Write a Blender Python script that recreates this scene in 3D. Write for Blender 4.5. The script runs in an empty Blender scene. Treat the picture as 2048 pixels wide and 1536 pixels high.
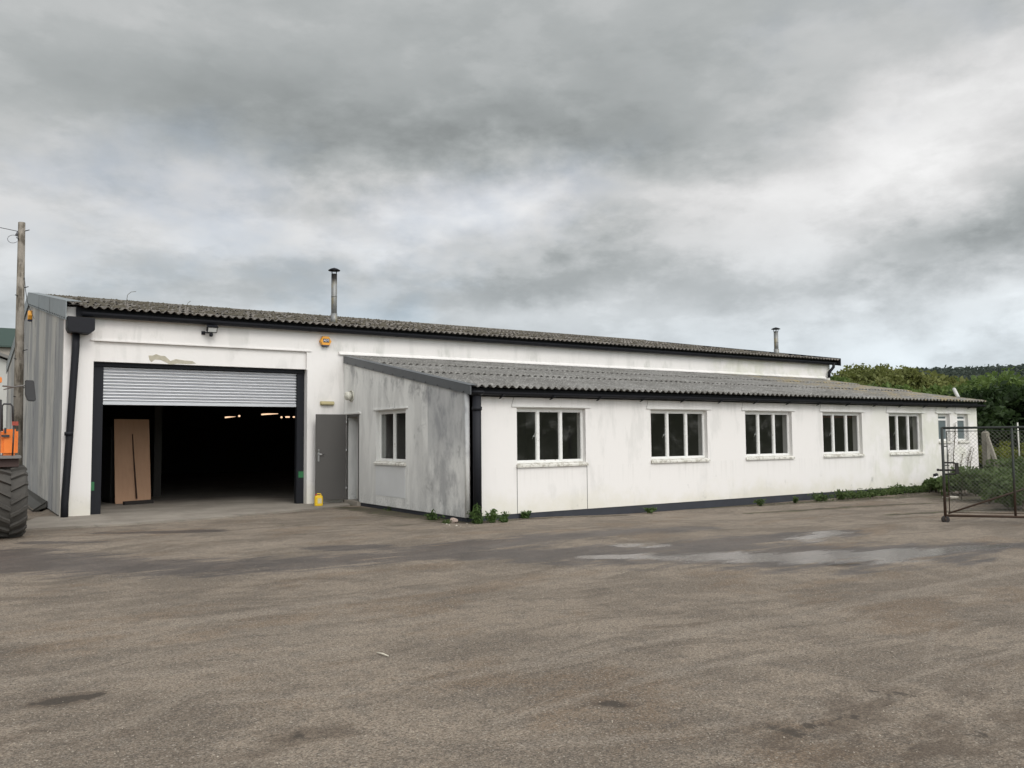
import bpy, bmesh, math, random
import numpy as np
from mathutils import Vector, Matrix
R = math.radians
rnd = random.Random(7)
SC = bpy.context.scene
COL = SC.collection

# ------------------------------------------------------------------ camera
YAW, PIT, ROL, F = R(56.3067), R(3.6228), R(-0.5062), 1685.03
H = 1.6
_f = Vector((math.cos(YAW)*math.cos(PIT), math.sin(YAW)*math.cos(PIT), math.sin(PIT)))
_r0 = Vector((math.sin(YAW), -math.cos(YAW), 0)); _u0 = _r0.cross(_f)
_r = _r0*math.cos(ROL) + _u0*math.sin(ROL); _u = -_r0*math.sin(ROL) + _u0*math.cos(ROL)
CAM = Vector((0, 0, H))
cd = bpy.data.cameras.new('camera'); cam = bpy.data.objects.new('camera', cd); COL.objects.link(cam)
cd.sensor_width = 36; cd.lens = 36*F/2048; cd.clip_end = 5000; cd.clip_start = 0.05
cam.matrix_world = Matrix(((_r.x, _u.x, -_f.x, 0), (_r.y, _u.y, -_f.y, 0), (_r.z, _u.z, -_f.z, H), (0, 0, 0, 1)))
SC.camera = cam
SC.render.resolution_x = 1024; SC.render.resolution_y = 768

def ray(px, py): return _f + _r*((px-1024)/F) - _u*((py-768)/F)
def at(px, py, ax, val):
    d = ray(px, py); t = (val-CAM[ax])/d[ax]; return CAM + d*t

# ------------------------------------------------------------------ light
SUN_EL, SUN_AZ = R(42), R(-90)      # azimuth measured from +X; behind the camera to the right
sl = bpy.data.lights.new('sun', 'SUN'); so = bpy.data.objects.new('sun', sl); COL.objects.link(so)
sl.energy = 1.0; sl.angle = R(22); sl.color = (1, .965, .91)
sd = Vector((math.cos(SUN_EL)*math.cos(SUN_AZ), math.cos(SUN_EL)*math.sin(SUN_AZ), math.sin(SUN_EL)))
so.rotation_euler = sd.to_track_quat('Z', 'Y').to_euler(); so.location = (0, -10, 20)
SC.view_settings.view_transform = 'Standard'; SC.view_settings.look = 'None'
SC.view_settings.exposure = 0.0; SC.view_settings.gamma = 1
try: SC.view_settings.use_curve_mapping = False
except Exception: pass

# ------------------------------------------------------------------ node helper
class NT:
    def __init__(s, nt): s.nt = nt; s.nt.nodes.clear()
    def n(s, t, **k):
        o = s.nt.nodes.new(t)
        for a, b in k.items(): setattr(o, a, b)
        return o
    def l(s, a, b): s.nt.links.new(a, b)
    def put(s, sock, v):
        if v is None: return
        if hasattr(v, 'is_linked') or isinstance(v, bpy.types.NodeSocket): s.l(v, sock)
        else:
            if isinstance(v, (tuple, list)) and sock.type == 'RGBA' and len(v) == 3: v = (*v, 1)
            sock.default_value = v
    def m(s, op, a, b=None, c=None, clamp=False):
        o = s.n('ShaderNodeMath', operation=op, use_clamp=clamp)
        s.put(o.inputs[0], a); s.put(o.inputs[1], b); s.put(o.inputs[2], c)
        return o.outputs[0]
    def vm(s, op, a, b=None):
        o = s.n('ShaderNodeVectorMath', operation=op); s.put(o.inputs[0], a); s.put(o.inputs[1], b)
        return o.outputs[0]
    def noise(s, vec, scale, detail=4, rough=.55, dist=0):
        o = s.n('ShaderNodeTexNoise'); s.put(o.inputs['Vector'], vec); o.inputs['Scale'].default_value = scale
        o.inputs['Detail'].default_value = detail; o.inputs['Roughness'].default_value = rough
        o.inputs['Distortion'].default_value = dist; return o.outputs[0]
    def vor(s, vec, scale, feat='F1'):
        o = s.n('ShaderNodeTexVoronoi', feature=feat); s.put(o.inputs['Vector'], vec); o.inputs['Scale'].default_value = scale
        return o.outputs['Distance'], o.outputs['Color']
    def sm(s, v, a, b):
        o = s.n('ShaderNodeMapRange', interpolation_type='SMOOTHSTEP'); s.put(o.inputs[0], v)
        lo, hi, x, y = (a, b, 0, 1) if a < b else (b, a, 1, 0)
        o.inputs[1].default_value = lo; o.inputs[2].default_value = hi; o.inputs[3].default_value = x; o.inputs[4].default_value = y
        return o.outputs[0]
    def mix(s, fac, a, b, mode='MIX'):
        o = s.n('ShaderNodeMix', data_type='RGBA', blend_type=mode); s.put(o.inputs[0], fac)
        s.put(o.inputs[6], a); s.put(o.inputs[7], b); return o.outputs[2]
    def ramp(s, v, pts):
        o = s.n('ShaderNodeValToRGB'); s.put(o.inputs[0], v); e = o.color_ramp.elements
        while len(e) < len(pts): e.new(.5)
        for i, (p, c) in enumerate(pts):
            e[i].position = p; e[i].color = (*c, 1) if not isinstance(c, (int, float)) else (c, c, c, 1)
        return o.outputs[0]
    def pos(s): return s.n('ShaderNodeNewGeometry').outputs['Position']
    def opos(s): return s.n('ShaderNodeTexCoord').outputs['Object']
    def scl(s, v, t): return s.vm('MULTIPLY', v, t)
    def xyz(s, v):
        o = s.n('ShaderNodeSeparateXYZ'); s.l(v, o.inputs[0]); return o.outputs
    def attr(s, name):
        o = s.n('ShaderNodeAttribute', attribute_name=name); return o
    def bump(s, h, strength, dist=.01):
        o = s.n('ShaderNodeBump'); s.put(o.inputs['Height'], h); s.put(o.inputs['Strength'], strength); o.inputs['Distance'].default_value = dist
        return o.outputs[0]
MATS = {}
def material(name, fn, emit=None):
    m = bpy.data.materials.new(name); m.use_nodes = True; t = NT(m.node_tree)
    b = t.n('ShaderNodeBsdfPrincipled'); o = t.n('ShaderNodeOutputMaterial'); t.l(b.outputs[0], o.inputs[0])
    r = fn(t) or {}
    for k, v in r.items(): t.put(b.inputs[k], v)
    MATS[name] = m; return m
def plain(name, col, rough=.5, metal=0, var=.15, scale=8, bump=.15, **kw):
    def fn(t):
        p = t.opos(); n = t.noise(p, scale, 5, .6)
        d = t.m('MULTIPLY_ADD', n, var*2, 1-var)
        c = t.mix(1, col, t.n('ShaderNodeCombineXYZ').outputs[0], 'MIX') if False else None
        o = t.n('ShaderNodeVectorMath', operation='SCALE'); o.inputs[0].default_value = col; t.l(d, o.inputs['Scale'])
        r = {'Base Color': o.outputs[0], 'Roughness': t.m('MULTIPLY_ADD', n, .25, rough-.12), 'Metallic': metal}
        if bump: r['Normal'] = t.bump(t.noise(p, scale*4, 3), bump, .004)
        r.update(kw); return r
    return material(name, fn)

# ------------------------------------------------------------------ world: broken overcast over a Nishita sky
w = bpy.data.worlds.new('World'); SC.world = w; w.use_nodes = True
t = NT(w.node_tree)
wo = t.n('ShaderNodeOutputWorld'); bg = t.n('ShaderNodeBackground'); t.l(bg.outputs[0], wo.inputs[0])
bg.inputs[1].default_value = 0.1
sky = t.n('ShaderNodeTexSky', sky_type='NISHITA'); sky.sun_disc = False
sky.sun_elevation = SUN_EL; sky.sun_rotation = R(90)-SUN_AZ
dirv = t.n('ShaderNodeTexCoord').outputs['Generated']
dv = t.vm('NORMALIZE', dirv)
x, y, z = t.xyz(dv)
zc = t.m('ADD', t.m('MAXIMUM', z, 0.0), 0.42)
cxyz = t.n('ShaderNodeCombineXYZ'); t.l(t.m('DIVIDE', x, zc), cxyz.inputs[0]); t.l(t.m('DIVIDE', y, zc), cxyz.inputs[1])
pl = cxyz.outputs[0]
az = t.m('MULTIPLY', t.m('ARCTAN2', y, x), 180/math.pi); el = t.m('MULTIPLY', t.m('ARCSINE', z), 180/math.pi)
n1 = t.noise(pl, 1.3, 9, .56); n2 = t.noise(t.vm('ADD', t.scl(dv, (1, 1, 2.2)), (7.3, 2.1, 0)), 4.5, 9, .55); n3 = t.noise(t.vm('ADD', t.scl(dv, (1, 1, 1.6)), (3, 1, 5)), 3.2, 9, .58)
n4 = t.noise(t.vm('ADD', t.scl(dv, (1, 1, 1.6)), (1.3, 12.1, 3)), 3.2, 9, .58)
azw = t.m('ADD', az, t.m('MULTIPLY', t.m('SUBTRACT', n3, .5), 24)); elw = t.m('ADD', el, t.m('MULTIPLY', t.m('SUBTRACT', n4, .5), 15))
def azel(px, py):
    d = ray(px, py).normalized(); return math.degrees(math.atan2(d.y, d.x)), math.degrees(math.asin(d.z))
def blob(px, py, wx, wy, amp):
    a, e = azel(px, py); sa = wx/F*57.3; se = wy/F*57.3
    u = t.m('DIVIDE', t.m('SUBTRACT', azw, a), sa); v = t.m('DIVIDE', t.m('SUBTRACT', elw, e), se)
    q = t.m('ADD', t.m('MULTIPLY', u, u), t.m('MULTIPLY', v, v))
    return t.m('MULTIPLY', t.m('EXPONENT', t.m('MULTIPLY', q, -1)), amp)
lum = 0.53
acc = t.m('MULTIPLY_ADD', t.m('SUBTRACT', n1, .5), .30, lum)
acc = t.m('MULTIPLY_ADD', t.m('SUBTRACT', n2, .5), .30, acc)
for bl in [(1150, 90, 900, 130, -.08), (350, 190, 600, 90, -.07), (1000, 270, 460, 60, -.13), (1980, 240, 250, 150, .34), (1600, 360, 300, 50, .13), (1980, 620, 200, 50, .14), (1950, 20, 260, 60, -.05), (150, 60, 300, 80, -.02),
           (1000, 420, 420, 70, .27), (300, 400, 450, 70, .13), (1230, 575, 430, 50, -.14), (1400, 350, 150, 60, -.02), (1990, 480, 230, 60, -.22), (1650, 480, 180, 50, .12), (120, 520, 200, 60, .16), (1000, 635, 300, 35, .12),
           (1850, 650, 320, 50, .18), (700, 500, 260, 40, -.06), (1500, 20, 600, 50, .03), (500, 590, 300, 40, -.05), (900, 540, 120, 30, .10)]:
    acc = t.m('ADD', acc, blob(*bl))
n5 = t.noise(t.vm('ADD', t.scl(dv, (1, 1, 2.4)), (2, 5, 1)), 7, 9, .60)
acc = t.m('MULTIPLY_ADD', t.m('MULTIPLY', t.m('SUBTRACT', t.sm(n5, .43, .58), .5), t.m('MULTIPLY_ADD', t.sm(el, 24, 12), .7, .3)), .095, acc)
edge = t.sm(n2, .47, .53)
acc = t.m('MULTIPLY_ADD', t.m('SUBTRACT', edge, .5), .025, acc)
# brighter, thinner cloud round the hidden sun (behind the camera)
dsun = t.n('ShaderNodeVectorMath', operation='DOT_PRODUCT'); t.l(dv, dsun.inputs[0]); dsun.inputs[1].default_value = sd
glow = t.m('MULTIPLY', t.sm(dsun.outputs['Value'], .1, 1.0), 1.35)
acc = t.m('MULTIPLY_ADD', t.sm(el, 17, 5), .12, acc)
acc = t.m('MAXIMUM', acc, .20)
acc = t.m('ADD', acc, glow)
tint = t.mix(t.sm(acc, .3, .75), (.93, .995, 1.0), (1.0, 1.0, 1.0))
hz = t.mix(t.sm(el, 16, 3), tint, (.90, .985, 1.04))
cl = t.n('ShaderNodeVectorMath', operation='SCALE'); t.l(hz, cl.inputs[0]); t.l(t.m('MULTIPLY', acc, 10), cl.inputs['Scale'])
gap = t.m('MULTIPLY', t.sm(t.noise(t.vm('ADD', pl, (4, 9, 1)), .9, 6, .6), .56, .70), .35)
fin = t.mix(gap, cl.outputs[0], sky.outputs[0])
t.l(fin, bg.inputs[0])

# ------------------------------------------------------------------ mesh helper
class MB:
    def __init__(s): s.v = []; s.f = []; s.mi = []; s.sm = []
    def add(s, vs, fs, mi=0, smooth=False):
        b = len(s.v); s.v += [tuple(v) for v in vs]; s.f += [tuple(b+i for i in f) for f in fs]; s.mi += [mi]*len(fs); s.sm += [smooth]*len(fs); return s
    def box(s, x0, y0, z0, x1, y1, z1, mi=0, mat=None):
        vs = [Vector(p) for p in ((x0, y0, z0), (x1, y0, z0), (x1, y1, z0), (x0, y1, z0), (x0, y0, z1), (x1, y0, z1), (x1, y1, z1), (x0, y1, z1))]
        if mat: vs = [mat @ v for v in vs]
        return s.add(vs, [(0, 3, 2, 1), (4, 5, 6, 7), (0, 1, 5, 4), (1, 2, 6, 5), (2, 3, 7, 6), (3, 0, 4, 7)], mi)
    def quad(s, a, b, c, d, mi=0): return s.add([a, b, c, d], [(0, 1, 2, 3)], mi)
    def tube(s, pts, rad, n=10, mi=0, cap=True, smooth=True, squash=None):
        pts = [Vector(p) for p in pts]; rads = rad if isinstance(rad, (list, tuple)) else [rad]*len(pts)
        vs = []; prev = None
        for i, p in enumerate(pts):
            d = (pts[min(i+1, len(pts)-1)]-pts[max(i-1, 0)]).normalized()
            a = Vector((0, 0, 1)) if abs(d.z) < .9 else Vector((1, 0, 0))
            if prev is not None:
                e = (prev-d*prev.dot(d))
                e = e.normalized() if e.length > 1e-6 else d.cross(a).normalized()
            else: e = d.cross(a).normalized()
            prev = e; g = d.cross(e)
            for k in range(n):
                th = 2*math.pi*k/n; vs.append(p+(e*math.cos(th)+g*math.sin(th))*rads[i])
        fs = []
        for i in range(len(pts)-1):
            for k in range(n): fs.append((i*n+k, i*n+(k+1) % n, (i+1)*n+(k+1) % n, (i+1)*n+k))
        s.add(vs, fs, mi, smooth)
        if cap:
            b = len(s.v)-len(vs)
            s.f.append(tuple(b+k for k in range(n))[::-1]); s.mi.append(mi); s.sm.append(False)
            s.f.append(tuple(b+(len(pts)-1)*n+k for k in range(n))); s.mi.append(mi); s.sm.append(False)
        return s
    def lathe(s, prof, origin, axis=(0, 0, 1), n=24, mi=0, smooth=True):
        ax = Vector(axis).normalized(); a = Vector((1, 0, 0)) if abs(ax.x) < .9 else Vector((0, 1, 0))
        e = ax.cross(a).normalized(); g = ax.cross(e); o = Vector(origin); vs = []
        for r, h in prof:
            for k in range(n):
                th = 2*math.pi*k/n; vs.append(o+ax*h+(e*math.cos(th)+g*math.sin(th))*r)
        fs = [(i*n+k, i*n+(k+1) % n, (i+1)*n+(k+1) % n, (i+1)*n+k) for i in range(len(prof)-1) for k in range(n)]
        return s.add(vs, fs, mi, smooth)
    def prism(s, poly, a, b, axis=1, mi=0):
        # poly in the two other axes, extruded from a to b along axis
        def mk(p, q):
            l = [0, 0, 0]; o = [i for i in range(3) if i != axis]; l[o[0]], l[o[1]] = p; l[axis] = q; return tuple(l)
        n = len(poly); vs = [mk(p, a) for p in poly]+[mk(p, b) for p in poly]
        return s.add(vs, [tuple(range(n))[::-1], tuple(range(n, 2*n))]+[(i, (i+1) % n, n+(i+1) % n, n+i) for i in range(n)], mi)
    def build(s, name, mats, parent=None, bevel=0, origin=None):
        me = bpy.data.meshes.new(name)
        vs = np.array(s.v, dtype=float)
        og = Vector((0, 0, 0))
        if origin is not None: og = Vector(origin); vs = vs-np.array(origin, dtype=float)
        me.from_pydata(vs.tolist(), [], s.f)
        if not isinstance(mats, (list, tuple)): mats = [mats]
        for m in mats: me.materials.append(m)
        me.polygons.foreach_set('material_index', s.mi); me.polygons.foreach_set('use_smooth', s.sm)
        bm = bmesh.new(); bm.from_mesh(me); bmesh.ops.recalc_face_normals(bm, faces=bm.faces[:])
        if bevel: bmesh.ops.bevel(bm, geom=bm.edges[:], offset=bevel, segments=2, affect='EDGES', clamp_overlap=True)
        bm.to_mesh(me); bm.free()
        o = bpy.data.objects.new(name, me); COL.objects.link(o)
        o.location = og
        if parent:
            pw = world_loc(parent); o.parent = parent; o.location = og-pw
        return o
def world_loc(o):
    v = Vector(o.location)
    while o.parent: o = o.parent; v += Vector(o.location)
    return v
def tag(o, label=None, cat=None, group=None, kind=None):
    if label: o['label'] = label
    if cat: o['category'] = cat
    if group: o['group'] = group
    if kind: o['kind'] = kind
    return o
def empty(name, loc, label, cat, group=None):
    o = bpy.data.objects.new(name, None); COL.objects.link(o); o.location = loc; o.empty_display_size = .2
    return tag(o, label, cat, group)
def npmesh(name, verts, faces, mat, parent=None, smooth=False, k=4):
    me = bpy.data.meshes.new(name); n = len(verts); nf = len(faces)
    me.vertices.add(n); me.vertices.foreach_set('co', np.asarray(verts, dtype=np.float32).ravel())
    me.loops.add(nf*k); me.loops.foreach_set('vertex_index', np.asarray(faces, dtype=np.int32).ravel())
    me.polygons.add(nf); me.polygons.foreach_set('loop_start', np.arange(0, nf*k, k, dtype=np.int32))
    me.polygons.foreach_set('loop_total', np.full(nf, k, dtype=np.int32))
    if smooth: me.polygons.foreach_set('use_smooth', np.ones(nf, dtype=bool))
    me.materials.append(mat); me.update(calc_edges=True); me.validate()
    o = bpy.data.objects.new(name, me); COL.objects.link(o)
    if parent: o.parent = parent; o.location = -world_loc(parent)
    return o

# ------------------------------------------------------------------ materials
def m_white(t):
    p = t.pos(); X, Y, Z = t.xyz(p)
    st = t.noise(t.scl(p, (1.6, 1.6, .4)), 1.5, 7, .62, .3); big = t.noise(p, .45, 5, .6); fine = t.noise(p, 24, 5, .7)
    g1 = t.m('MULTIPLY', t.sm(st, .50, .62), t.sm(big, .44, .56))
    c = t.mix(t.m('MULTIPLY', g1, .27), (.76, .74, .72), (.46, .46, .435))
    bz = t.m('ADD', Z, t.m('MULTIPLY', t.m('SUBTRACT', t.noise(p, 1.1, 6, .65), .5), 1.5))
    c = t.mix(t.m('MULTIPLY', t.sm(bz, .55, .0), .5), c, (.62, .59, .47))
    bl = t.sm(t.noise(t.scl(p, (1, 1, .8)), 2.4, 7, .68), .60, .72)
    bm_ = t.m('MULTIPLY', bl, t.sm(bz, .9, .2))
    c = t.mix(t.m('MULTIPLY', bm_, .6), c, (.30, .30, .28))
    # weather stain under the flashing band, high wall
    hi = t.m('MULTIPLY', t.sm(Z, 3.78, 3.86), t.sm(Z, 4.3, 3.9))
    c = t.mix(t.m('MULTIPLY', t.m('MULTIPLY', hi, t.sm(t.noise(t.scl(p, (1, 1, .3)), 1.6, 7, .7), .5, .66)), .5), c, (.42, .43, .39))
    # green algae tint towards the far end of the annexe
    ge = t.m('MULTIPLY', t.sm(t.m('ADD', X, t.m('MULTIPLY', big, 6)), 22, 28), t.sm(t.noise(p, 1.3, 5, .6), .42, .62))
    c = t.mix(t.m('MULTIPLY', ge, .4), c, (.50, .52, .38))
    dr = t.noise(t.scl(p, (7, 7, .12)), 1.3, 5, .6); dz = t.m('ADD', Z, t.m('MULTIPLY', dr, .5))
    dm = t.m('ADD', t.m('MULTIPLY', t.sm(dz, .75, 1.2), t.sm(Z, 1.0, .985)), t.m('MULTIPLY', t.sm(dz, 2.35, 2.65), t.sm(Z, 2.6, 2.5)))
    c = t.mix(t.m('MULTIPLY', t.m('MULTIPLY', dm, t.sm(dr, .50, .60)), .10), c, (.40, .39, .35))
    c = t.mix(t.m('MULTIPLY', t.sm(fine, .62, .74), .10), c, (.3, .3, .28))
    return {'Base Color': c, 'Roughness': .75, 'Normal': t.bump(t.m('ADD', t.noise(p, 2.2, 3), t.m('MULTIPLY', fine, .12)), .25, .02)}
WHITE = material('white_painted_render', m_white)
def m_side(t):
    p = t.pos(); X, Y, Z = t.xyz(p)
    st = t.noise(t.scl(p, (1.5, 1.5, .35)), 1.5, 7, .62, .3); st2 = t.noise(t.vm('ADD', t.scl(p, (1.6, 1.6, .85)), (3, 1, 7)), 1.6, 9, .70, .3)
    big = t.noise(t.scl(p, (1, 1, .7)), 1.1, 6, .65, .4); fine = t.noise(p, 26, 6, .75)
    c = t.mix(t.sm(st, .42, .58), (.74, .74, .715), (.62, .62, .60))
    near = t.sm(t.m('ADD', Y, t.m('MULTIPLY', big, .9)), 17.3, 15.6)
    d = t.m('MULTIPLY', near, t.sm(t.m('ADD', st2, t.m('MULTIPLY', big, .9)), .84, 1.16))
    c = t.mix(t.m('MULTIPLY', d, .62), c, (.20, .205, .22))
    sheet = t.m('MULTIPLY', t.sm(Y, 15.78, 15.74), t.sm(Z, .9, 1.7))
    c = t.mix(t.m('MULTIPLY', sheet, .45), c, (.24, .25, .27))
    bl = t.sm(t.noise(t.scl(p, (1, 1, .8)), 1.7, 8, .7, .6), .56, .72)
    c = t.mix(t.m('MULTIPLY', t.m('MULTIPLY', bl, t.sm(Y, 18.6, 17.0)), .65), c, (.19, .19, .19))
    # black runs below the verge flashing
    topz = t.m('SUBTRACT', t.m('MULTIPLY_ADD', Y, .1627, .19), Z)
    run = t.m('MULTIPLY', t.sm(topz, .75, .05), t.sm(st2, .48, .66))
    c = t.mix(t.m('MULTIPLY', run, .6), c, (.15, .15, .16))
    base = t.m('MULTIPLY', t.sm(t.m('ADD', Z, t.m('MULTIPLY', big, .8)), .9, .3), t.sm(fine, .42, .62))
    c = t.mix(t.m('MULTIPLY', base, .5), c, (.27, .27, .25))
    sp = t.sm(t.noise(p, 15, 5, .75), .66, .71)
    c = t.mix(t.m('MULTIPLY', t.m('MULTIPLY', sp, near), .55), c, (.75, .75, .73))
    return {'Base Color': c, 'Roughness': .8, 'Normal': t.bump(t.m('ADD', t.noise(p, 2.2, 3), t.m('MULTIPLY', fine, .2)), .25, .015)}
SIDE = material('weathered_grey_cladding', m_side)
def m_gable(t):
    p = t.pos(); st = t.noise(t.scl(p, (3, .4, .12)), 1.5, 7, .62, .2); s2 = t.noise(t.vm('ADD', t.scl(p, (2, 2, .22)), (9, 9, 2)), 1.5, 8, .68, .3)
    c = t.mix(t.sm(st, .42, .58), (.45, .44, .41), (.27, .275, .28)); c = t.mix(t.m('MULTIPLY', t.sm(s2, .52, .70), .5), c, (.52, .52, .50))
    c = t.mix(t.m('MULTIPLY', t.sm(t.noise(t.scl(p, (1, 1, .5)), 1.6, 8, .7), .50, .60), .45), c, (.20, .205, .21))
    return {'Base Color': c, 'Roughness': .8, 'Normal': t.bump(t.noise(p, 20, 5), .2, .01)}
GABLE = material('streaked_cement_sheet', m_gable)
def roof_mat(a, b, moss, mossamt, lich):
    def fn(t):
        p = t.pos(); X, Y, Z = t.xyz(p)
        n = t.noise(p, 1.2, 7, .65); f1 = t.noise(p, 11, 8, .75); f2 = t.noise(t.vm('ADD', p, (5, 2, 8)), 22, 6, .75)
        c = t.mix(t.sm(n, .42, .58), a, b)
        c = t.mix(t.m('MULTIPLY', t.sm(f1, .49, .56), mossamt), c, moss)
        c = t.mix(t.m('MULTIPLY', t.sm(f2, .55, .60), lich), c, (.50, .50, .46))
        c = t.mix(t.m('MULTIPLY', t.sm(t.noise(p, 7, 6, .7), .6, .68), .5), c, (.05, .048, .045))
        return c, t, p, X, Y, Z, f1
    return fn
def m_roof1(t):
    c, t, p, X, Y, Z, f1 = roof_mat((.125, .112, .098), (.20, .18, .158), (.07, .062, .05), .8, .45)(t)
    return {'Base Color': c, 'Roughness': .9, 'Normal': t.bump(t.m('ADD', f1, t.noise(p, 40, 4)), .8, .03)}
def m_roof2(t):
    c, t, p, X, Y, Z, f1 = roof_mat((.145, .14, .13), (.205, .20, .19), (.085, .082, .075), .6, .6)(t)
    # golden lichen patch near the far verge
    q = t.m('MULTIPLY', t.sm(X, 21.5, 24.2), t.sm(t.noise(p, 2.3, 7, .7), .46, .60))
    c = t.mix(t.m('MULTIPLY', q, .8), c, (.29, .23, .12))
    return {'Base Color': c, 'Roughness': .9, 'Normal': t.bump(t.m('ADD', f1, t.noise(p, 40, 4)), .6, .02)}
ROOF1 = material('mossy_corrugated_cement', m_roof1); ROOF2 = material('grey_corrugated_cement', m_roof2)
BLACK = plain('black_gloss_paint', (.011, .012, .016), .6, var=.3, scale=5, **{'Specular IOR Level': .25})
PLINTH = plain('dark_plinth_paint', (.028, .031, .040), .7, var=.5, scale=4, bump=.4)
FLASH = plain('grey_blue_flashing', (.20, .225, .235), .45, metal=.25, var=.18, scale=3)
DFLASH = plain('dark_grey_flashing', (.085, .092, .098), .5, var=.2, scale=3)
SCREW = plain('dark_screw', (.03, .03, .03), .5)
def m_frame(t):
    p = t.pos(); n = t.noise(p, 14, 7, .75)
    c = t.mix(t.sm(n, .60, .66), (.74, .74, .72), (.33, .31, .27)); return {'Base Color': c, 'Roughness': .55, 'Normal': t.bump(n, .3, .006)}
FRAME = material('flaking_white_frame_paint', m_frame)
def m_sill(t):
    p = t.pos(); n = t.noise(p, 9, 7, .75)
    c = t.mix(t.sm(n, .45, .62), (.66, .65, .60), (.36, .34, .29)); return {'Base Color': c, 'Roughness': .8, 'Normal': t.bump(n, .5, .01)}
SILL = material('weathered_sill', m_sill)
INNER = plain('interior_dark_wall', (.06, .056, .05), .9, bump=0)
INNERL = plain('interior_room_wall', (.11, .104, .098), .9, bump=0)
def glass_mat(name, dirt):
    m = bpy.data.materials.new(name); m.use_nodes = True; t = NT(m.node_tree); o = t.n('ShaderNodeOutputMaterial')
    g = t.n('ShaderNodeBsdfGlossy'); g.inputs['Roughness'].default_value = .03; g.inputs['Color'].default_value = (1, 1, 1, 1)
    tr = t.n('ShaderNodeBsdfTransparent'); tr.inputs[0].default_value = (.80, .81, .80, 1)
    lw = t.n('ShaderNodeLayerWeight'); lw.inputs[0].default_value = .5; frv = t.m('MULTIPLY_ADD', t.m('POWER', lw.outputs['Facing'], 5), .6, .025)
    mx = t.n('ShaderNodeMixShader'); t.l(frv, mx.inputs[0]); t.l(tr.outputs[0], mx.inputs[1]); t.l(g.outputs[0], mx.inputs[2])
    d = t.n('ShaderNodeBsdfDiffuse'); d.inputs[0].default_value = (.30, .30, .29, 1)
    m2 = t.n('ShaderNodeMixShader'); p = t.pos()
    t.l(t.m('ADD', t.m('MULTIPLY', t.sm(t.noise(p, 1.8, 6, .7), .5, .8), dirt), .02), m2.inputs[0]); t.l(mx.outputs[0], m2.inputs[1]); t.l(d.outputs[0], m2.inputs[2])
    t.l(m2.outputs[0], o.inputs[0]); MATS[name] = m; return m
GLASS = glass_mat('dusty_window_glass', .22)
def m_obsc(t): return {'Base Color': (.10, .13, .14), 'Roughness': .3}
OBSC = material('obscured_glass', m_obsc)
def m_galv(t):
    p = t.pos(); n = t.noise(t.scl(p, (1, 1, 8)), 3, 5, .6)
    c = t.mix(n, (.50, .51, .53), (.64, .65, .67)); return {'Base Color': c, 'Metallic': .6, 'Roughness': t.m('MULTIPLY_ADD', n, .15, .30)}
GALV = material('galvanised_shutter_steel', m_galv)
def m_flue(t):
    p = t.opos(); X, Y, Z = t.xyz(p); n = t.noise(t.scl(p, (3, 3, 1)), 3, 5, .6)
    c = t.mix(n, (.16, .17, .18), (.30, .30, .28)); c = t.mix(t.m('MULTIPLY', t.sm(n, .48, .6), .7), c, (.26, .22, .12))
    c = t.mix(t.sm(t.m('ADD', Z, t.m('MULTIPLY', n, .3)), 1.22, 1.42), c, (.03, .028, .026))
    return {'Base Color': c, 'Metallic': .5, 'Roughness': .5}
FLUE = material('sooty_steel_flue', m_flue)
DOORP = plain('dark_grey_door_paint', (.082, .078, .074), .5, var=.06, scale=2, bump=.05)
STEEL = plain('brushed_steel', (.5, .5, .5), .3, metal=.9)
GREEN = plain('green_tape', (.02, .14, .05), .5)
def m_apron(t):
    p = t.pos(); n = t.noise(p, .9, 7, .65); f = t.noise(p, 30, 6, .75)
    c = t.mix(t.sm(n, .35, .65), (.19, .168, .14), (.27, .243, .205)); c = t.mix(t.m('MULTIPLY', t.sm(t.noise(p, 2.2, 7, .7), .56, .68), .5), c, (.10, .093, .08))
    c = t.mix(t.m('MULTIPLY', t.sm(f, .5, .7), .4), c, (.14, .13, .115)); return {'Base Color': c, 'Roughness': .85, 'Normal': t.bump(f, .4, .006)}
APRON = material('worn_concrete', m_apron)
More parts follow.
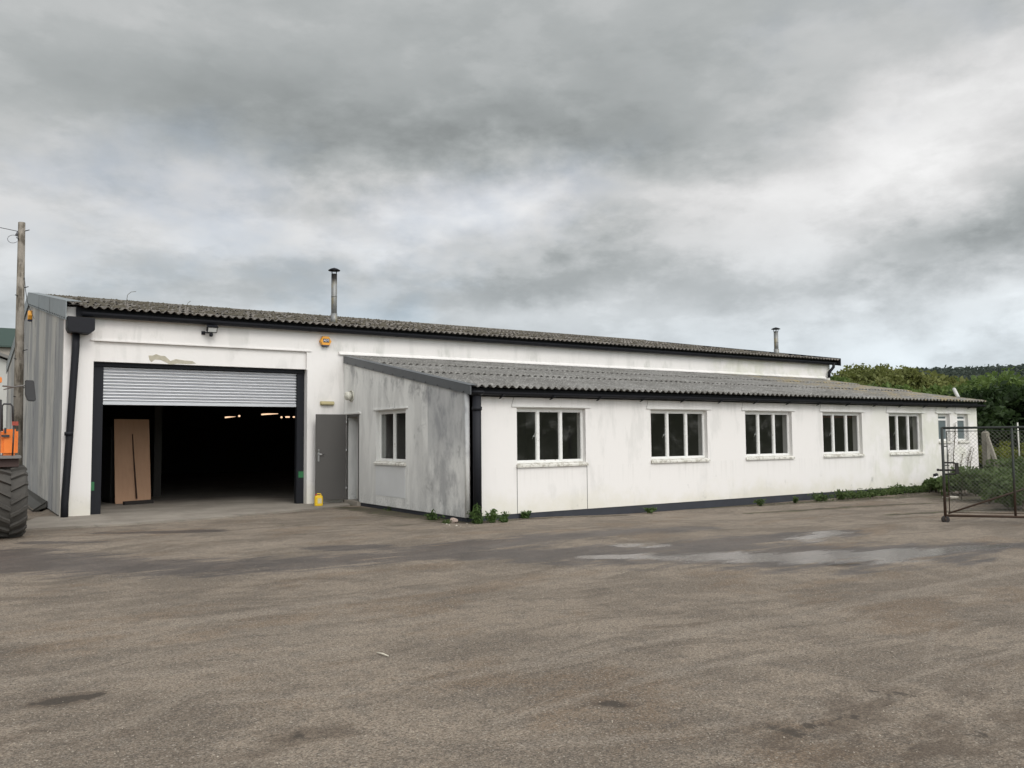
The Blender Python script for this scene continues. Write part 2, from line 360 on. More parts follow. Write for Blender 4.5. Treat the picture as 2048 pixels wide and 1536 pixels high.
def m_ground(t):
    p = t.pos(); X, Y, Z = t.xyz(p)
    wv = t.vm('ADD', p, t.scl(t.n('ShaderNodeTexNoise').outputs[1], (0, 0, 0)))
    at_ = t.attr('masks'); ss = t.n('ShaderNodeSeparateColor'); t.l(at_.outputs['Color'], ss.inputs[0]); wet, soil, stain_refl = ss.outputs
    a2 = t.attr('masks2'); s2 = t.n('ShaderNodeSeparateColor'); t.l(a2.outputs['Color'], s2.inputs[0]); trk, grass, pud = s2.outputs
    warp = t.m('MULTIPLY', t.m('SUBTRACT', t.noise(p, .13, 3), .5), 7)
    cb = t.n('ShaderNodeCombineXYZ'); t.l(t.m('MULTIPLY', X, .16), cb.inputs[0]); t.l(t.m('ADD', Y, warp), cb.inputs[1])
    streak = t.noise(cb.outputs[0], 1.1, 7, .62); streak2 = t.noise(t.vm('ADD', cb.outputs[0], (9, 3, 0)), 2.8, 7, .65)
    blot = t.noise(p, .7, 8, .66); med = t.noise(p, 5.5, 6, .68); brk = t.m('MULTIPLY', t.m('SUBTRACT', t.noise(t.vm('ADD', t.scl(p, (.6, 1.6, 1)), (11, 4, 0)), 1.5, 9, .72, .3), .5), 3.2); grit = t.noise(p, 55, 4, .8); grit2 = t.noise(t.vm('ADD', p, (3, 7, 0)), 110, 3, .8)
    vd, vc = t.vor(p, 125); vs_ = t.xyz(vc)[0]; vd2, vc2 = t.vor(t.vm('ADD', p, (2, 4, 0)), 60); vs2 = t.xyz(vc2)[1]
    c = t.mix(t.sm(blot, .42, .58), (.19, .155, .120), (.30, .246, .190))
    c = t.mix(t.m('MULTIPLY', t.sm(streak, .50, .60), .5), c, (.34, .285, .225))
    c = t.mix(t.m('MULTIPLY', t.sm(streak2, .53, .62), .52), c, (.100, .080, .062))
    rust = t.sm(t.noise(t.vm('ADD', t.scl(p, (.5, 1, 1)), (30, 5, 0)), .9, 6, .65), .52, .62)
    c = t.mix(t.m('MULTIPLY', rust, .35), c, (.19, .115, .058))
    c = t.mix(t.m('MULTIPLY', t.sm(t.m('MULTIPLY', trk, t.m('ADD', brk, 1.1)), .25, 1.0), .6), c, (.33, .28, .225))
    c = t.mix(t.m('MULTIPLY', t.sm(med, .50, .60), .38), c, (.12, .105, .09))
    # chippings
    c = t.mix(t.m('MULTIPLY', t.sm(t.noise(t.vm('ADD', p, (1, 8, 0)), 26, 6, .8), .46, .62), .5), c, (.07, .060, .050))
    c = t.mix(t.m('MULTIPLY', t.sm(grit, .46, .58), .7), c, (.058, .048, .038))
    c = t.mix(t.m('MULTIPLY', t.sm(vs_, .80, .86), .40), c, (.40, .355, .29))
    c = t.mix(t.m('MULTIPLY', t.sm(vs2, .93, .95), t.m('MULTIPLY', t.sm(vd2, .42, .3), .55)), c, (.46, .42, .36))
    c = t.mix(t.m('MULTIPLY', t.sm(grit2, .52, .66), .35), c, (.05, .045, .04))
    br = t.sm(t.m('ADD', stain_refl, t.m('MULTIPLY', t.m('SUBTRACT', t.noise(t.scl(p, (.6, 1.3, 1)), 3.5, 9, .72), .5), t.m('MULTIPLY_ADD', t.sm(stain_refl, .02, .25), 2.6, .0))), .22, .75)
    c = t.mix(t.m('MULTIPLY', br, .55), c, (.072, .052, .037))
    hd = t.sm(t.m('ADD', stain_refl, t.m('MULTIPLY', t.m('SUBTRACT', t.noise(p, 7, 8, .7), .5), 2.0)), .60, .80)
    c = t.mix(t.m('MULTIPLY', hd, .8), c, (.045, .038, .031))
    so_ = t.sm(t.m('ADD', soil, t.m('MULTIPLY', t.m('SUBTRACT', t.noise(t.scl(p, (.6, 1.3, 1)), 3.2, 6, .7), .5), 1.2)), .35, .65)
    sc_ = t.mix(t.sm(t.noise(p, 4, 5, .7), .45, .6), (.050, .040, .028), (.052, .055, .022))
    c = t.mix(t.m('MULTIPLY', so_, .85), c, sc_)
    wn = t.m('ADD', wet, t.m('MULTIPLY', t.m('SUBTRACT', t.noise(t.scl(p, (.35, 1.5, 1)), 2.0, 9, .75), .5), t.m('MULTIPLY', t.sm(wet, .02, .35), 2.8)))
    wm = t.sm(wn, .22, .55)
    wc = t.mix(1, c, (.40, .39, .42), 'MULTIPLY'); c = t.mix(t.m('MULTIPLY', wm, .92), c, wc)
    pn = t.m('ADD', pud, t.m('MULTIPLY', t.m('SUBTRACT', t.noise(t.scl(p, (.35, 1.4, 1)), 1.6, 9, .72), .5), t.m('MULTIPLY', t.sm(pud, .02, .3), 1.9)))
    pm = t.sm(pn, .30, .55)
    gm = t.sm(t.m('ADD', grass, t.m('MULTIPLY', t.m('SUBTRACT', med, .5), .5)), .4, .6)
    gc = t.mix(t.noise(p, .05, 5, .6), (.075, .105, .03), (.16, .19, .07)); c = t.mix(gm, c, gc)
    ro = t.m('SUBTRACT', .88, t.m('MULTIPLY', wm, .34)); ro = t.m('SUBTRACT', ro, t.m('MULTIPLY', pm, .36))
    h = t.m('ADD', t.m('MULTIPLY', grit, .8), t.m('MULTIPLY', vs_, .5)); h = t.m('ADD', h, t.m('MULTIPLY', med, 1.0))
    bs = t.m('SUBTRACT', 1.0, t.m('MULTIPLY', pm, .72))
    return {'Base Color': c, 'Roughness': ro, 'Normal': t.bump(h, bs, .006), 'Specular IOR Level': t.m('MULTIPLY_ADD', wm, .25, .3)}
GROUND = material('worn_tarmac', m_ground)
def leaf_mat(name, a, b, c3=None, sc=.6):
    def fn(t):
        p = t.pos(); n = t.noise(p, sc, 4, .6); f_ = t.noise(p, sc*9, 3, .6)
        c = t.mix(t.sm(n, .35, .65), a, b)
        c = t.mix(t.m('MULTIPLY', t.sm(f_, .5, .7), .6), c, c3 or b)
        pb = [n_ for n_ in t.nt.nodes if n_.bl_idname == 'ShaderNodeBsdfPrincipled'][0]; ou = [n_ for n_ in t.nt.nodes if n_.bl_idname == 'ShaderNodeOutputMaterial'][0]
        tr = t.n('ShaderNodeBsdfTranslucent'); t.l(c, tr.inputs[0]); mx = t.n('ShaderNodeMixShader'); mx.inputs[0].default_value = .4
        t.l(pb.outputs[0], mx.inputs[1]); t.l(tr.outputs[0], mx.inputs[2]); t.l(mx.outputs[0], ou.inputs[0])
        return {'Base Color': c, 'Roughness': .6, 'Specular IOR Level': .25}
    return material(name, fn)
LEAF_OLIVE = leaf_mat('olive_foliage', (.12, .14, .040), (.18, .195, .062), (.23, .24, .09), .35)
LEAF_MID = leaf_mat('mid_green_foliage', (.085, .135, .036), (.14, .20, .055), (.20, .26, .08), .4)
LEAF_DARK = leaf_mat('dark_hedge_foliage', (.018, .034, .012), (.034, .060, .018), (.05, .085, .025), .5)
LEAF_HAZED = leaf_mat('hazed_woodland_foliage', (.045, .062, .055), (.075, .095, .075), (.09, .105, .08), .02)  # bluish, dulled leaf colour stands in for distance haze
LEAF_BRIGHT = leaf_mat('bright_weed_leaves', (.055, .095, .028), (.085, .14, .04), (.12, .18, .06), 3)
LEAF_YEL = leaf_mat('yellow_green_leaves', (.10, .13, .02), (.17, .19, .03), (.22, .21, .05), 1.5)
LEAF_NET = leaf_mat('bramble_leaves', (.055, .088, .028), (.095, .14, .045), (.14, .19, .065), 1.5)
DRY = plain('dry_stem', (.09, .075, .05), .9, bump=0)
BARK = plain('bark', (.07, .06, .05), .95, var=.3, scale=6)

# ------------------------------------------------------------------ terrain
def gz(x, y):
    x = np.asarray(x, float); y = np.asarray(y, float)
    def ss(v, a, b): q = np.clip((v-a)/(b-a), 0, 1); return q*q*(3-2*q)
    z = -.035-.075*ss(x, 9.5, 13)*ss(y, 9, 13)*(1-ss(y, 30, 40)*0)
    z = z-.05*ss(x, -8, 1.9)*(1-ss(x, 1.9, 2.0))*ss(y, 20, 22)
    r = np.hypot(x, y); a = np.arctan2(y, x)
    hill = ss(r, 200, 330)*12+ss(r, 330, 700)*(28+3.5*np.sin(a*5+1)+2*np.sin(a*13)); hill += ss(r, 700, 1500)*6; hill = hill*(1-.42*ss(np.degrees(a), 30.5, 35))
    return z+hill
def axis(lo, hi, st, far, g=1.22):
    c = list(np.arange(lo, hi+1e-6, st)); s = st; v = c[-1]
    while v < far: s = min(s*g, 60); v += s; c.append(v)
    s = st; v = c[0]
    while v > -far: s = min(s*g, 60); v -= s; c.insert(0, v)
    return np.array(c)
xs = axis(-2, 27.5, .075, 1900); ys = np.concatenate([(q_ := axis(1, 20.6, .075, 1900))[q_ < 1], np.arange(1, 8, .035), q_[q_ > 8.01]])
GX, GY = np.meshgrid(xs, ys); gx = GX.ravel(); gy = GY.ravel(); gzv = gz(gx, gy)
NX, NY = len(xs), len(ys); idx = np.arange(NX*NY).reshape(NY, NX)
fc = np.stack([idx[:-1, :-1], idx[:-1, 1:], idx[1:, 1:], idx[1:, :-1]], -1).reshape(-1, 4)
ground = npmesh('ground', np.stack([gx, gy, gzv], -1), fc, GROUND, smooth=True)
tag(ground, kind='structure')
def seg_mask(pts, soft=2.4):
    # pts: (x, y, half width across) in metres; value falls from 1 at the middle to 0 at soft*hw
    out = np.zeros(len(gx))
    sel = (gx > -20) & (gx < 60) & (gy > -5) & (gy < 40); X_ = gx[sel]; Y_ = gy[sel]; res = np.zeros(len(X_))
    for (x0, y0, w0), (x1, y1, w1) in zip(pts[:-1], pts[1:]):
        dx, dy = x1-x0, y1-y0; L = dx*dx+dy*dy+1e-9; q = np.clip(((X_-x0)*dx+(Y_-y0)*dy)/L, 0, 1)
        d = np.hypot(X_-x0-q*dx, Y_-y0-q*dy)/(w0+(w1-w0)*q); res = np.maximum(res, np.clip(1-d/soft, 0, 1)/(1-1/soft)*.5)
    out[sel] = res; return out
def gp(px, py, hw): q = at(px, py, 2, -.05); return (q.x, q.y, hw)
wet = np.zeros(len(gx)); soil = wet.copy(); stain_refl = wet.copy(); trk = wet.copy(); pud = wet.copy()
for pts in [[(-40, 1122, .75), (60, 1128, .65), (200, 1134, .6), (430, 1138, .5), (700, 1120, .42), (850, 1106, .4), (1000, 1088, .4), (1200, 1068, .35), (1400, 1056, .25)],
            [(850, 1112, .3), (1050, 1110, .5), (1250, 1112, .75), (1450, 1110, .95), (1620, 1112, .95), (1800, 1108, .7), (1950, 1096, .3), (2060, 1090, .2)],
            [(1350, 1098, .4), (1550, 1078, .45), (1680, 1066, .3)], [(640, 1098, .2), (760, 1096, .2)], [(200, 1068, .12), (420, 1064, .2)], [(60, 1088, .15), (200, 1086, .12)]]:
    wet = np.maximum(wet, seg_mask([gp(*q) for q in pts]))
for pts in [[(1180, 1116, .15), (1350, 1117, .3), (1550, 1118, .45), (1750, 1114, .42), (1900, 1102, .22), (2000, 1094, .12)], [(1260, 1092, .22), (1310, 1092, .2)], [(1600, 1080, .25), (1670, 1066, .2)], [(1590, 1112, .25), (1620, 1113, .25)]]:
    pud = np.maximum(pud, seg_mask([gp(*q) for q in pts]))
for pts, s in [([(690, 1016, .25), (760, 1024, .45), (860, 1036, .5), (930, 1046, .35)], 1), ([(930, 1047, .3), (1050, 1040, .15), (1250, 1026, .12)], .8), ([(1180, 1022, .15), (1500, 1006, .25), (1870, 986, .35)], 1),
               ([(1820, 984, .5), (1900, 990, .9), (2060, 1000, 1.6)], 1), ([(1500, 1022, .2), (1700, 1010, .25), (1850, 1004, .3)], .8), ([(1780, 1030, .2), (1900, 1024, .2), (2048, 1020, .4)], .8), ([(560, 1052, .12), (820, 1052, .2)], .6),
               ([(180, 1042, .25), (40, 1042, .6)], .8), ([(640, 1010, .2), (700, 1012, .2)], .9)]:
    soil = np.maximum(soil, s*seg_mask([gp(*q) for q in pts]))
for pts, s in [([(75, 1412, .05), (110, 1409, .08), (150, 1402, .08), (195, 1394, .04)], 1.5), ([(1205, 1411, .06), (1245, 1413, .07)], 1.15), ([(35, 1416, .02), (50, 1415, .02)], .8), ([(1665, 1131, .14), (1672, 1131, .14)], 1.2), ([(1690, 1131, .14), (1702, 1131, .14)], 1.2), ([(1715, 1130, .05), (1718, 1130, .05)], 1),  # oil stains; the marks inside the puddle are dark reflections painted as colour
               ([(1540, 1480, .25), (1700, 1440, .2), (1800, 1390, .2)], .75), ([(1800, 1515, .45), (2060, 1440, .5)], .62), ([(0, 1492, .15), (150, 1470, .18), (400, 1420, .14)], .5), ([(560, 1480, .12), (680, 1465, .12)], .8), ([(380, 1520, .1), (560, 1500, .12)], .45),
               ([(700, 1360, .1), (900, 1330, .1)], .45), ([(345, 1238, .15), (410, 1234, .1)], .5), ([(560, 1180, .2), (660, 1172, .15)], .45), ([(1280, 1262, .1), (1400, 1250, .12)], .45)]:
    stain_refl = np.maximum(stain_refl, s*seg_mask([gp(*q) for q in pts]))
for pts in [[(0, 1290, 0.110), (300, 1262, 0.110), (600, 1215, 0.110), (900, 1180, 0.110)], [(0, 1370, 0.083), (400, 1345, 0.083), (700, 1300, 0.083)], [(400, 1410, 0.066), (760, 1385, 0.066), (1100, 1330, 0.066), (1400, 1268, 0.066), (1600, 1232, 0.066), (1900, 1180, 0.083)],
            [(1000, 1450, 0.055), (1350, 1345, 0.055), (1600, 1310, 0.055)], [(1700, 1210, 0.077), (1850, 1180, 0.077), (2060, 1140, 0.077)], [(1600, 1450, 0.033), (1850, 1350, 0.044), (2060, 1300, 0.044)], [(1855, 1330, 0.028), (1862, 1290, 0.028), (1870, 1262, 0.028)], [(1000, 1500, 0.055), (1300, 1480, 0.066), (1700, 1410, 0.055), (1950, 1370, 0.055)]]:
    trk = np.maximum(trk, seg_mask([gp(*q) for q in pts]))
def sstep(v, a, b): q = np.clip((v-a)/(b-a), 0, 1); return q*q*(3-2*q)
grass = np.maximum(sstep(gx, 28.5, 31), sstep(gy, 60, 64)); grass = np.maximum(grass, sstep(-gx, 60, 64)); grass = np.maximum(grass, sstep(-gy, 60, 64))
for nm, ch in (('masks', (wet, soil, stain_refl)), ('masks2', (trk, grass, pud))):
    ca = ground.data.color_attributes.new(nm, 'FLOAT_COLOR', 'POINT')
    ca.data.foreach_set('color', np.stack([*ch, np.ones(len(gx))], -1).astype(np.float32).ravel())

# concrete apron in front of the shutter, running inside as the floor
ap = [at(47, 1058, 2, 0), at(230, 1048.5, 2, 0), at(400, 1037.5, 2, 0), at(640, 1016, 2, 0), at(700, 1009, 2, 0)]
poly = [(q.x, q.y) for q in ap]
poly = [(poly[0][0]-.25, poly[0][1]+.3)]+poly+[(8.36, 20.2), (8.36, 20.62), (1.6, 20.62)]
b = MB(); b.prism([(a, c) for a, c in poly], -.12, 0, 2); apron = b.build('apron', APRON); tag(apron, kind='structure')

# ------------------------------------------------------------------ warehouse
MX0, MX1, MY, RY, BY = 2.03, 28.4, 20.32, 30.9, 42.6
EZ, RZ = 4.47, 6.30
LX0, LX1, LY = 8.38, 27.30, 14.19
W = empty('warehouse', (2, 20.3, 0), 'long white single-storey warehouse with half-open roller shutter and windowed annexe under corrugated roofs', 'warehouse')

def wall_plane(u0, u1, z0, z1, holes, thick, mk, bld, mi_f=0, mi_b=1):
    us = sorted({u0, u1, *[h[0] for h in holes], *[h[1] for h in holes]}); zs = sorted({z0, z1, *[h[2] for h in holes], *[h[3] for h in holes]})
    us = [u for u in us if u0 <= u <= u1]; zs = [q for q in zs if z0 <= q <= z1]
    def hole(i, j):
        if i < 0 or j < 0 or i >= len(us)-1 or j >= len(zs)-1: return True
        a, c = (us[i]+us[i+1])/2, (zs[j]+zs[j+1])/2
        return any(h[0] < a < h[1] and h[2] < c < h[3] for h in holes)
    for i in range(len(us)-1):
        for j in range(len(zs)-1):
            if hole(i, j): continue
            a0, a1, c0, c1 = us[i], us[i+1], zs[j], zs[j+1]
            bld.quad(mk(a0, 0, c0), mk(a1, 0, c0), mk(a1, 0, c1), mk(a0, 0, c1), mi_f)
            bld.quad(mk(a0, thick, c0), mk(a1, thick, c0), mk(a1, thick, c1), mk(a0, thick, c1), mi_b)
            if hole(i-1, j): bld.quad(mk(a0, 0, c0), mk(a0, thick, c0), mk(a0, thick, c1), mk(a0, 0, c1), mi_f)
            if hole(i+1, j): bld.quad(mk(a1, 0, c0), mk(a1, thick, c0), mk(a1, thick, c1), mk(a1, 0, c1), mi_f)
            if hole(i, j-1): bld.quad(mk(a0, 0, c0), mk(a1, 0, c0), mk(a1, thick, c0), mk(a0, thick, c0), mi_f)
            if hole(i, j+1): bld.quad(mk(a0, 0, c1), mk(a1, 0, c1), mk(a1, thick, c1), mk(a0, thick, c1), mi_f)
def nomerge(bld, name, mats, parent):
    me = bpy.data.meshes.new(name); me.from_pydata(bld.v, [], bld.f)
    for m in mats: me.materials.append(m)
    me.polygons.foreach_set('material_index', bld.mi); me.update()
    bm = bmesh.new(); bm.from_mesh(me); bmesh.ops.remove_doubles(bm, verts=bm.verts[:], dist=1e-5); bmesh.ops.recalc_face_normals(bm, faces=bm.faces[:]); bm.to_mesh(me); bm.free()
    o = bpy.data.objects.new(name, me); COL.objects.link(o); o.parent = parent; o.location = -world_loc(parent); return o

# long front wall: white outside, dark inside; inside the annexe it is white too
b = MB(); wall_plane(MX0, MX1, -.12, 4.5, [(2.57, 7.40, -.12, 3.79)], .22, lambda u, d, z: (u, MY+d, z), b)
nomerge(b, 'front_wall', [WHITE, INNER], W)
b = MB(); b.box(2.57, MY+.045, 3.345, 7.40, MY+.20, 3.789); b.build('lintel_panel', WHITE, W)
b = MB()     # bare render patch on the lintel panel
pts = [at(q[0], q[1], 1, MY+.04) for q in [(297, 711), (306, 711), (312, 708), (320, 711), (330, 712), (341, 722), (352, 718), (370, 721), (385, 722), (392, 727), (376, 728), (355, 727), (340, 729), (333, 725), (322, 720), (310, 719), (303, 724), (299, 720)]]
PATCH = plain('bare_render', (.42, .39, .31), .9, var=.35, scale=14)
b.prism([(q.x, q.z) for q in pts], MY+.0405, MY+.05, 1); b.build('bare_render_patch', PATCH, W)
# drip strip over the lintel + band flashing where the annexe roof meets the wall
b = MB(); b.box(2.50, MY-.03, 3.79, 7.50, MY-.001, 3.82); b.box(7.375, MY-.012, 3.33, 7.40, MY-.001, 3.789); b.build('drip_strip', WHITE, W)
b = MB(); b.prism([(MY-.001, 3.78), (MY-.001, 3.83), (MY-.015, 3.83), (MY-.06, 3.775), (MY-.06, 3.75), (MY-.05, 3.75)], 8.22, 28.1, 0); b.build('abutment_flashing', WHITE, W)
# gable wall
g = [(MY, -.0), (MY, EZ), (RY, RZ-.02), (BY, 4.9), (BY, 0)]
b = MB(); b.prism([(a, c) for a, c in g], MX0-.02, MX0, 0); b.build('gable_wall', GABLE, W)
b = MB(); b.prism([(MY+.02, -.25), (MY+.02, EZ), (RY, RZ-.05), (BY-.02, 4.85), (BY-.02, -.25)], MX0+.001, MX0+.16, 0); b.build('gable_lining', INNER, W)
b = MB(); b.prism([(MY+.05, 0), (MY+.05, EZ), (RY, RZ), (BY-.03, 4.85), (BY-.03, 0)], MX1-.18, MX1-.002, 0); b.build('end_wall', WHITE, W)
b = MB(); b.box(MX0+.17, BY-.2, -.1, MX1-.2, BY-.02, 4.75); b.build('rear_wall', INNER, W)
b = MB(); b.box(MX0+.17, 20.625, -.15, MX1-.2, BY-.22, .0); b.build('floor', APRON, W)
# inner columns + stacked partition so that the hall reads as a room
for k, xx in enumerate((5.0, 10, 15, 20, 25)):
    b = MB(); b.box(xx-.1, 26-.1, 0, xx+.1, 26+.1, 5.0); b.build('column', INNER, W)
# cement sheets joints on the gable: thin cover strips
for k in range(5):
    yy = 22.3+k*2.9; b = MB(); b.box(MX0-.032, yy-.03, .02, MX0-.021, yy+.03, 4.4 if yy < 24 else 4.7); b.build('joint_strip', GABLE, W)
b = MB(); b.box(MX0-.05, MY-.02, -.02, MX0+.09, MY-.001, 4.35); b.build('corner_trim', WHITE, W)

# corrugated roofs
def corrugated(name, x0, x1, courses, wl, amp, mat, parent, sag=.0, thick=.018):
    n = int((x1-x0)/wl*8); X_ = np.linspace(x0, x1, n+1); prof = amp*np.sin(X_/wl*2*np.pi)
    V = []; Fc = []; off = 0; r_ = np.random.RandomState(3)
    for ci, (y0, z0, y1, z1) in enumerate(courses):
        rows = 7; base = off
        nn = len(X_)
        for side in (0, 1):
            for k in range(rows):
                q = k/(rows-1); yy = y0+(y1-y0)*q; zz = z0+(z1-z0)*q
                jit = np.interp(X_, np.arange(x0, x1+1.1, 1.05), r_.uniform(-.012, .012, len(np.arange(x0, x1+1.1, 1.05)))) if k == 0 and side == 0 else (jit if k == 0 else 0)
                V.append(np.stack([X_, np.full(nn, yy)+jit, zz+prof-(thick if side else 0)+sag*np.sin(X_*.5)], -1))
        for side in (0, 1):
            for k in range(rows-1):
                a = base+(side*rows+k)*nn+np.arange(nn-1); q = np.stack([a, a+1, a+1+nn, a+nn], -1); Fc.append(q if side == 0 else q[:, ::-1])
        for k in (0, rows-1):
            a = base+k*nn+np.arange(nn-1); c = base+(rows+k)*nn+np.arange(nn-1); Fc.append(np.stack([a, c, c+1, a+1], -1))
        for e in (0, nn-1):
            a = base+np.arange(rows-1)*nn+e; c = a+rows*nn; Fc.append(np.stack([a, a+nn, c+nn, c], -1))
        off += 2*rows*nn
    return npmesh(name, np.concatenate(V), np.concatenate(Fc), mat, parent)
sl1 = (RZ-EZ)/(RY-20.02)
cs = []; yy = 20.02; k = 0
while yy < RY-.05:
    y2 = min(yy+2.35, RY); cs.append((yy, EZ+sl1*(yy-20.02)+.03*k*0+.0, y2+.12 if y2 < RY else RY, EZ+sl1*(y2-20.02)+(.0)-.0)); yy = y2; k += 1
cs = [(a, z+.022, c, d-.022 if i < len(cs)-1 else d) for i, (a, z, c, d) in enumerate(cs)]
corrugated('roof', 2.25, 28.62, cs, .172, .027, ROOF1, W, sag=.006)
b = MB(); b.quad((MX0+.1, RY, RZ-.02), (MX1, RY, RZ-.02), (MX1, BY+.2, 4.9), (MX0+.1, BY+.2, 4.9)); b.quad((MX0+.1, RY, RZ-.1), (MX1, RY, RZ-.1), (MX1, BY+.2, 4.82), (MX0+.1, BY+.2, 4.82)); b.build('rear_roof_slope', ROOF1, W)
b = MB(); b.quad((MX0+.1, 20.4, EZ-.12+sl1*.38), (MX1-.1, 20.4, EZ-.12+sl1*.38), (MX1-.1, RY, RZ-.12), (MX0+.1, RY, RZ-.12)); b.build('roof_lining', INNER, W)
b = MB(); b.tube([(2.2, RY, RZ+.0), (28.6, RY, RZ+.0)], .07, 10); b.build('ridge_cap', ROOF1, W)
lz0, lz1 = 2.60, 3.72; ly0, ly1 = 13.93, 20.28; ls = (lz1-lz0)/(ly1-ly0)
cs = [(ly0, lz0+.02, 16.55, lz0+ls*(16.55-ly0)-.022), (16.4, lz0+ls*(16.4-ly0)+.022, 18.5, lz0+ls*(18.5-ly0)-.02), (18.38, lz0+ls*(18.38-ly0)+.02, ly1, lz1)]
corrugated('annexe_roof', 8.50, 27.42, cs, .178, .027, ROOF2, W, sag=.003)
b = MB(); b.quad((8.45, 14.2, lz0-.08), (27.3, 14.2, lz0-.08), (27.3, 20.3, lz1-.1), (8.45, 20.3, lz1-.1)); b.build('annexe_ceiling', INNER, W)
# moss on the main roof
rs = np.random.RandomState(11); V = []; Fq = []
def lump(c, r, h):
    n = 6; b0 = len(V); V.append((c[0], c[1], c[2]+h))
    for k in range(n):
        a = k/n*6.283; q = r*(.7+.6*rs.rand()); V.append((c[0]+q*math.cos(a), c[1]+q*math.sin(a), c[2]-.02+.18*q*math.sin(a)))
    for k in range(n): Fq.append((b0, b0+1+k, b0+1+(k+1) % n, b0+1+(k+1) % n))
F3 = []
def lump3(c, r, h):
    b0 = len(V); n = 6; V.append((c[0], c[1], c[2]+h))
    for ring, (rr, hh) in enumerate(((.6, .75), (1, 0))):
        for k in range(n):
            a = k/n*6.283; q = r*rr*(.75+.5*rs.rand()); V.append((c[0]+q*math.cos(a), c[1]+q*math.sin(a), c[2]+hh*h-.01))
    for k in range(n):
        F3.append((b0, b0+1+k, b0+1+(k+1) % n)); a, c2 = b0+1+k, b0+1+(k+1) % n; F3.append((a, a+n, c2+n)); F3.append((a, c2+n, c2))
for i in range(1700):
    xx = 2.4+rs.rand()**1.25*26; q = rs.rand()**1.3 if rs.rand() < .75 else 1.0; yy = 20.1+q*(RY-20.15); lump3((xx, yy, EZ+sl1*(yy-20.02)+.03), .03+.05*rs.rand(), .02+.05*rs.rand()*(1 if xx < 16 else .6))
MOSS = plain('roof_moss', (.075, .066, .048), 1, var=.5, scale=5, bump=.6)
mo = npmesh('moss', V, F3, MOSS, W, k=3); mo['kind'] = 'stuff'

# verge flashing (folded grey metal) along the gable
def verge(name, ya, za, yb, zb, x, drop, top, mat, wid=.02, capw=.3):
    b = MB(); b.add([(x, ya, za-drop), (x, yb, zb-drop), (x, yb, zb), (x, ya, za), (x+wid, ya, za-drop), (x+wid, yb, zb-drop), (x+wid, yb, zb), (x+wid, ya, za)],
                    [(0, 1, 2, 3), (7, 6, 5, 4), (0, 3, 7, 4), (1, 5, 6, 2), (0, 4, 5, 1)])
    b.add([(x-.002, ya-.003, za+.002), (x-.002, yb, zb+.002), (x+capw, yb, zb+.012), (x+capw, ya-.003, za+.012), (x-.002, ya-.003, za+.014), (x-.002, yb, zb+.014), (x+capw, yb, zb+.024), (x+capw, ya-.003, za+.024)],
          [(0, 1, 2, 3), (7, 6, 5, 4), (0, 3, 7, 4), (3, 2, 6, 7), (0, 4, 5, 1)])
    return b.build(name, mat, W)
vg = verge('verge_flashing', 20.0, 4.57, RY, RZ+.07, MX0-.06, .40, 0, FLASH)
def screws(parent, n, x, ya, yb, za, zb, r):
    s0 = None
    for k in range(n):
        q = (k+.5)/n; p_ = Vector((x, ya+q*(yb-ya), za+q*(zb-za)))
        if s0 is None: m_ = MB(); m_.tube([p_-Vector((.014, 0, 0)), p_+Vector((.003, 0, 0))], r, 6); s0 = m_.build('screw', SCREW, parent, origin=p_)
        else: c = s0.copy(); COL.objects.link(c); c.parent = parent; c.location = p_-world_loc(parent)
screws(vg, 26, MX0-.061, 20.0, RY, 4.57-.36, RZ+.07-.36, .018)
for q in (.33, .62):
    yy = 20+q*(RY-20); zz = 4.57+q*(RZ+.07-4.57); b = MB(); b.box(MX0-.064, yy-.006, zz-.4, MX0-.0605, yy+.006, zz-.002); b.build('flashing_joint', SCREW, vg)
verge('rear_verge_flashing', RY, RZ+.07, BY+.3, 4.97, MX0-.06, .40, 0, FLASH)
# annexe side verge
va = verge('annexe_verge_flashing', 20.27, 3.70, 13.95, 2.60, LX0-.045, .17, 0, DFLASH, capw=.16)
screws(va, 12, LX0-.046, 20.27, 13.95, 3.70-.14, 2.60-.14, .014)

# gutters and fascia
b = MB(); b.box(2.2, MY-.06, 4.30, 28.45, MY-.021, 4.50); b.build('fascia', BLACK, W)
def gutter(name, xa, xb, y, z, r, parent, mat):
    b = MB(); n = 8; vs = []
    for xx in (xa, xb):
        for rr in (r, r-.008):
            for k in range(n+1):
                a = math.pi+math.pi*k/n; vs.append((xx, y+rr*math.cos(a), z+rr*math.sin(a)))
    m = n+1; fs = []
    for k in range(n):
        fs.append((k, k+1, 2*m+k+1, 2*m+k)); fs.append((m+k, 3*m+k, 3*m+k+1, m+k+1)); fs.append((k, m+k, m+k+1, k+1)); fs.append((2*m+k, 2*m+k+1, 3*m+k+1, 3*m+k))
    fs.append((0, 2*m, 3*m, m)); fs.append((n, m+n, 3*m+n, 2*m+n)); b.add(vs, fs, 0, False); return b.build(name, mat, parent)
gm = gutter('gutter', 2.3, 28.5, 20.16, 4.38, .095, W, BLACK)
b0 = None
def bracket(g_, x, y, z, s=1):
    b = MB(); b.add([(x-.015, y+.10, z-.055*s), (x+.015, y+.10, z-.055*s), (x+.015, y-.06, z+.01), (x-.015, y-.06, z+.01), (x-.015, y+.10, z-.075*s), (x+.015, y+.10, z-.075*s), (x+.015, y-.06, z-.015), (x-.015, y-.06, z-.015)],
                    [(0, 1, 2, 3), (7, 6, 5, 4), (0, 4, 5, 1), (1, 5, 6, 2), (2, 6, 7, 3), (3, 7, 4, 0)])
    return b.build('bracket', BLACK, g_, origin=(x, y, z))
def copy_part(o, dx):
    c = o.copy(); COL.objects.link(c); c.parent = o.parent; c.location = Vector(o.location)+Vector((dx, 0, 0)); return c
gl = gutter('annexe_gutter', 8.62, 27.45, 14.02, 2.50, .072, W, BLACK)
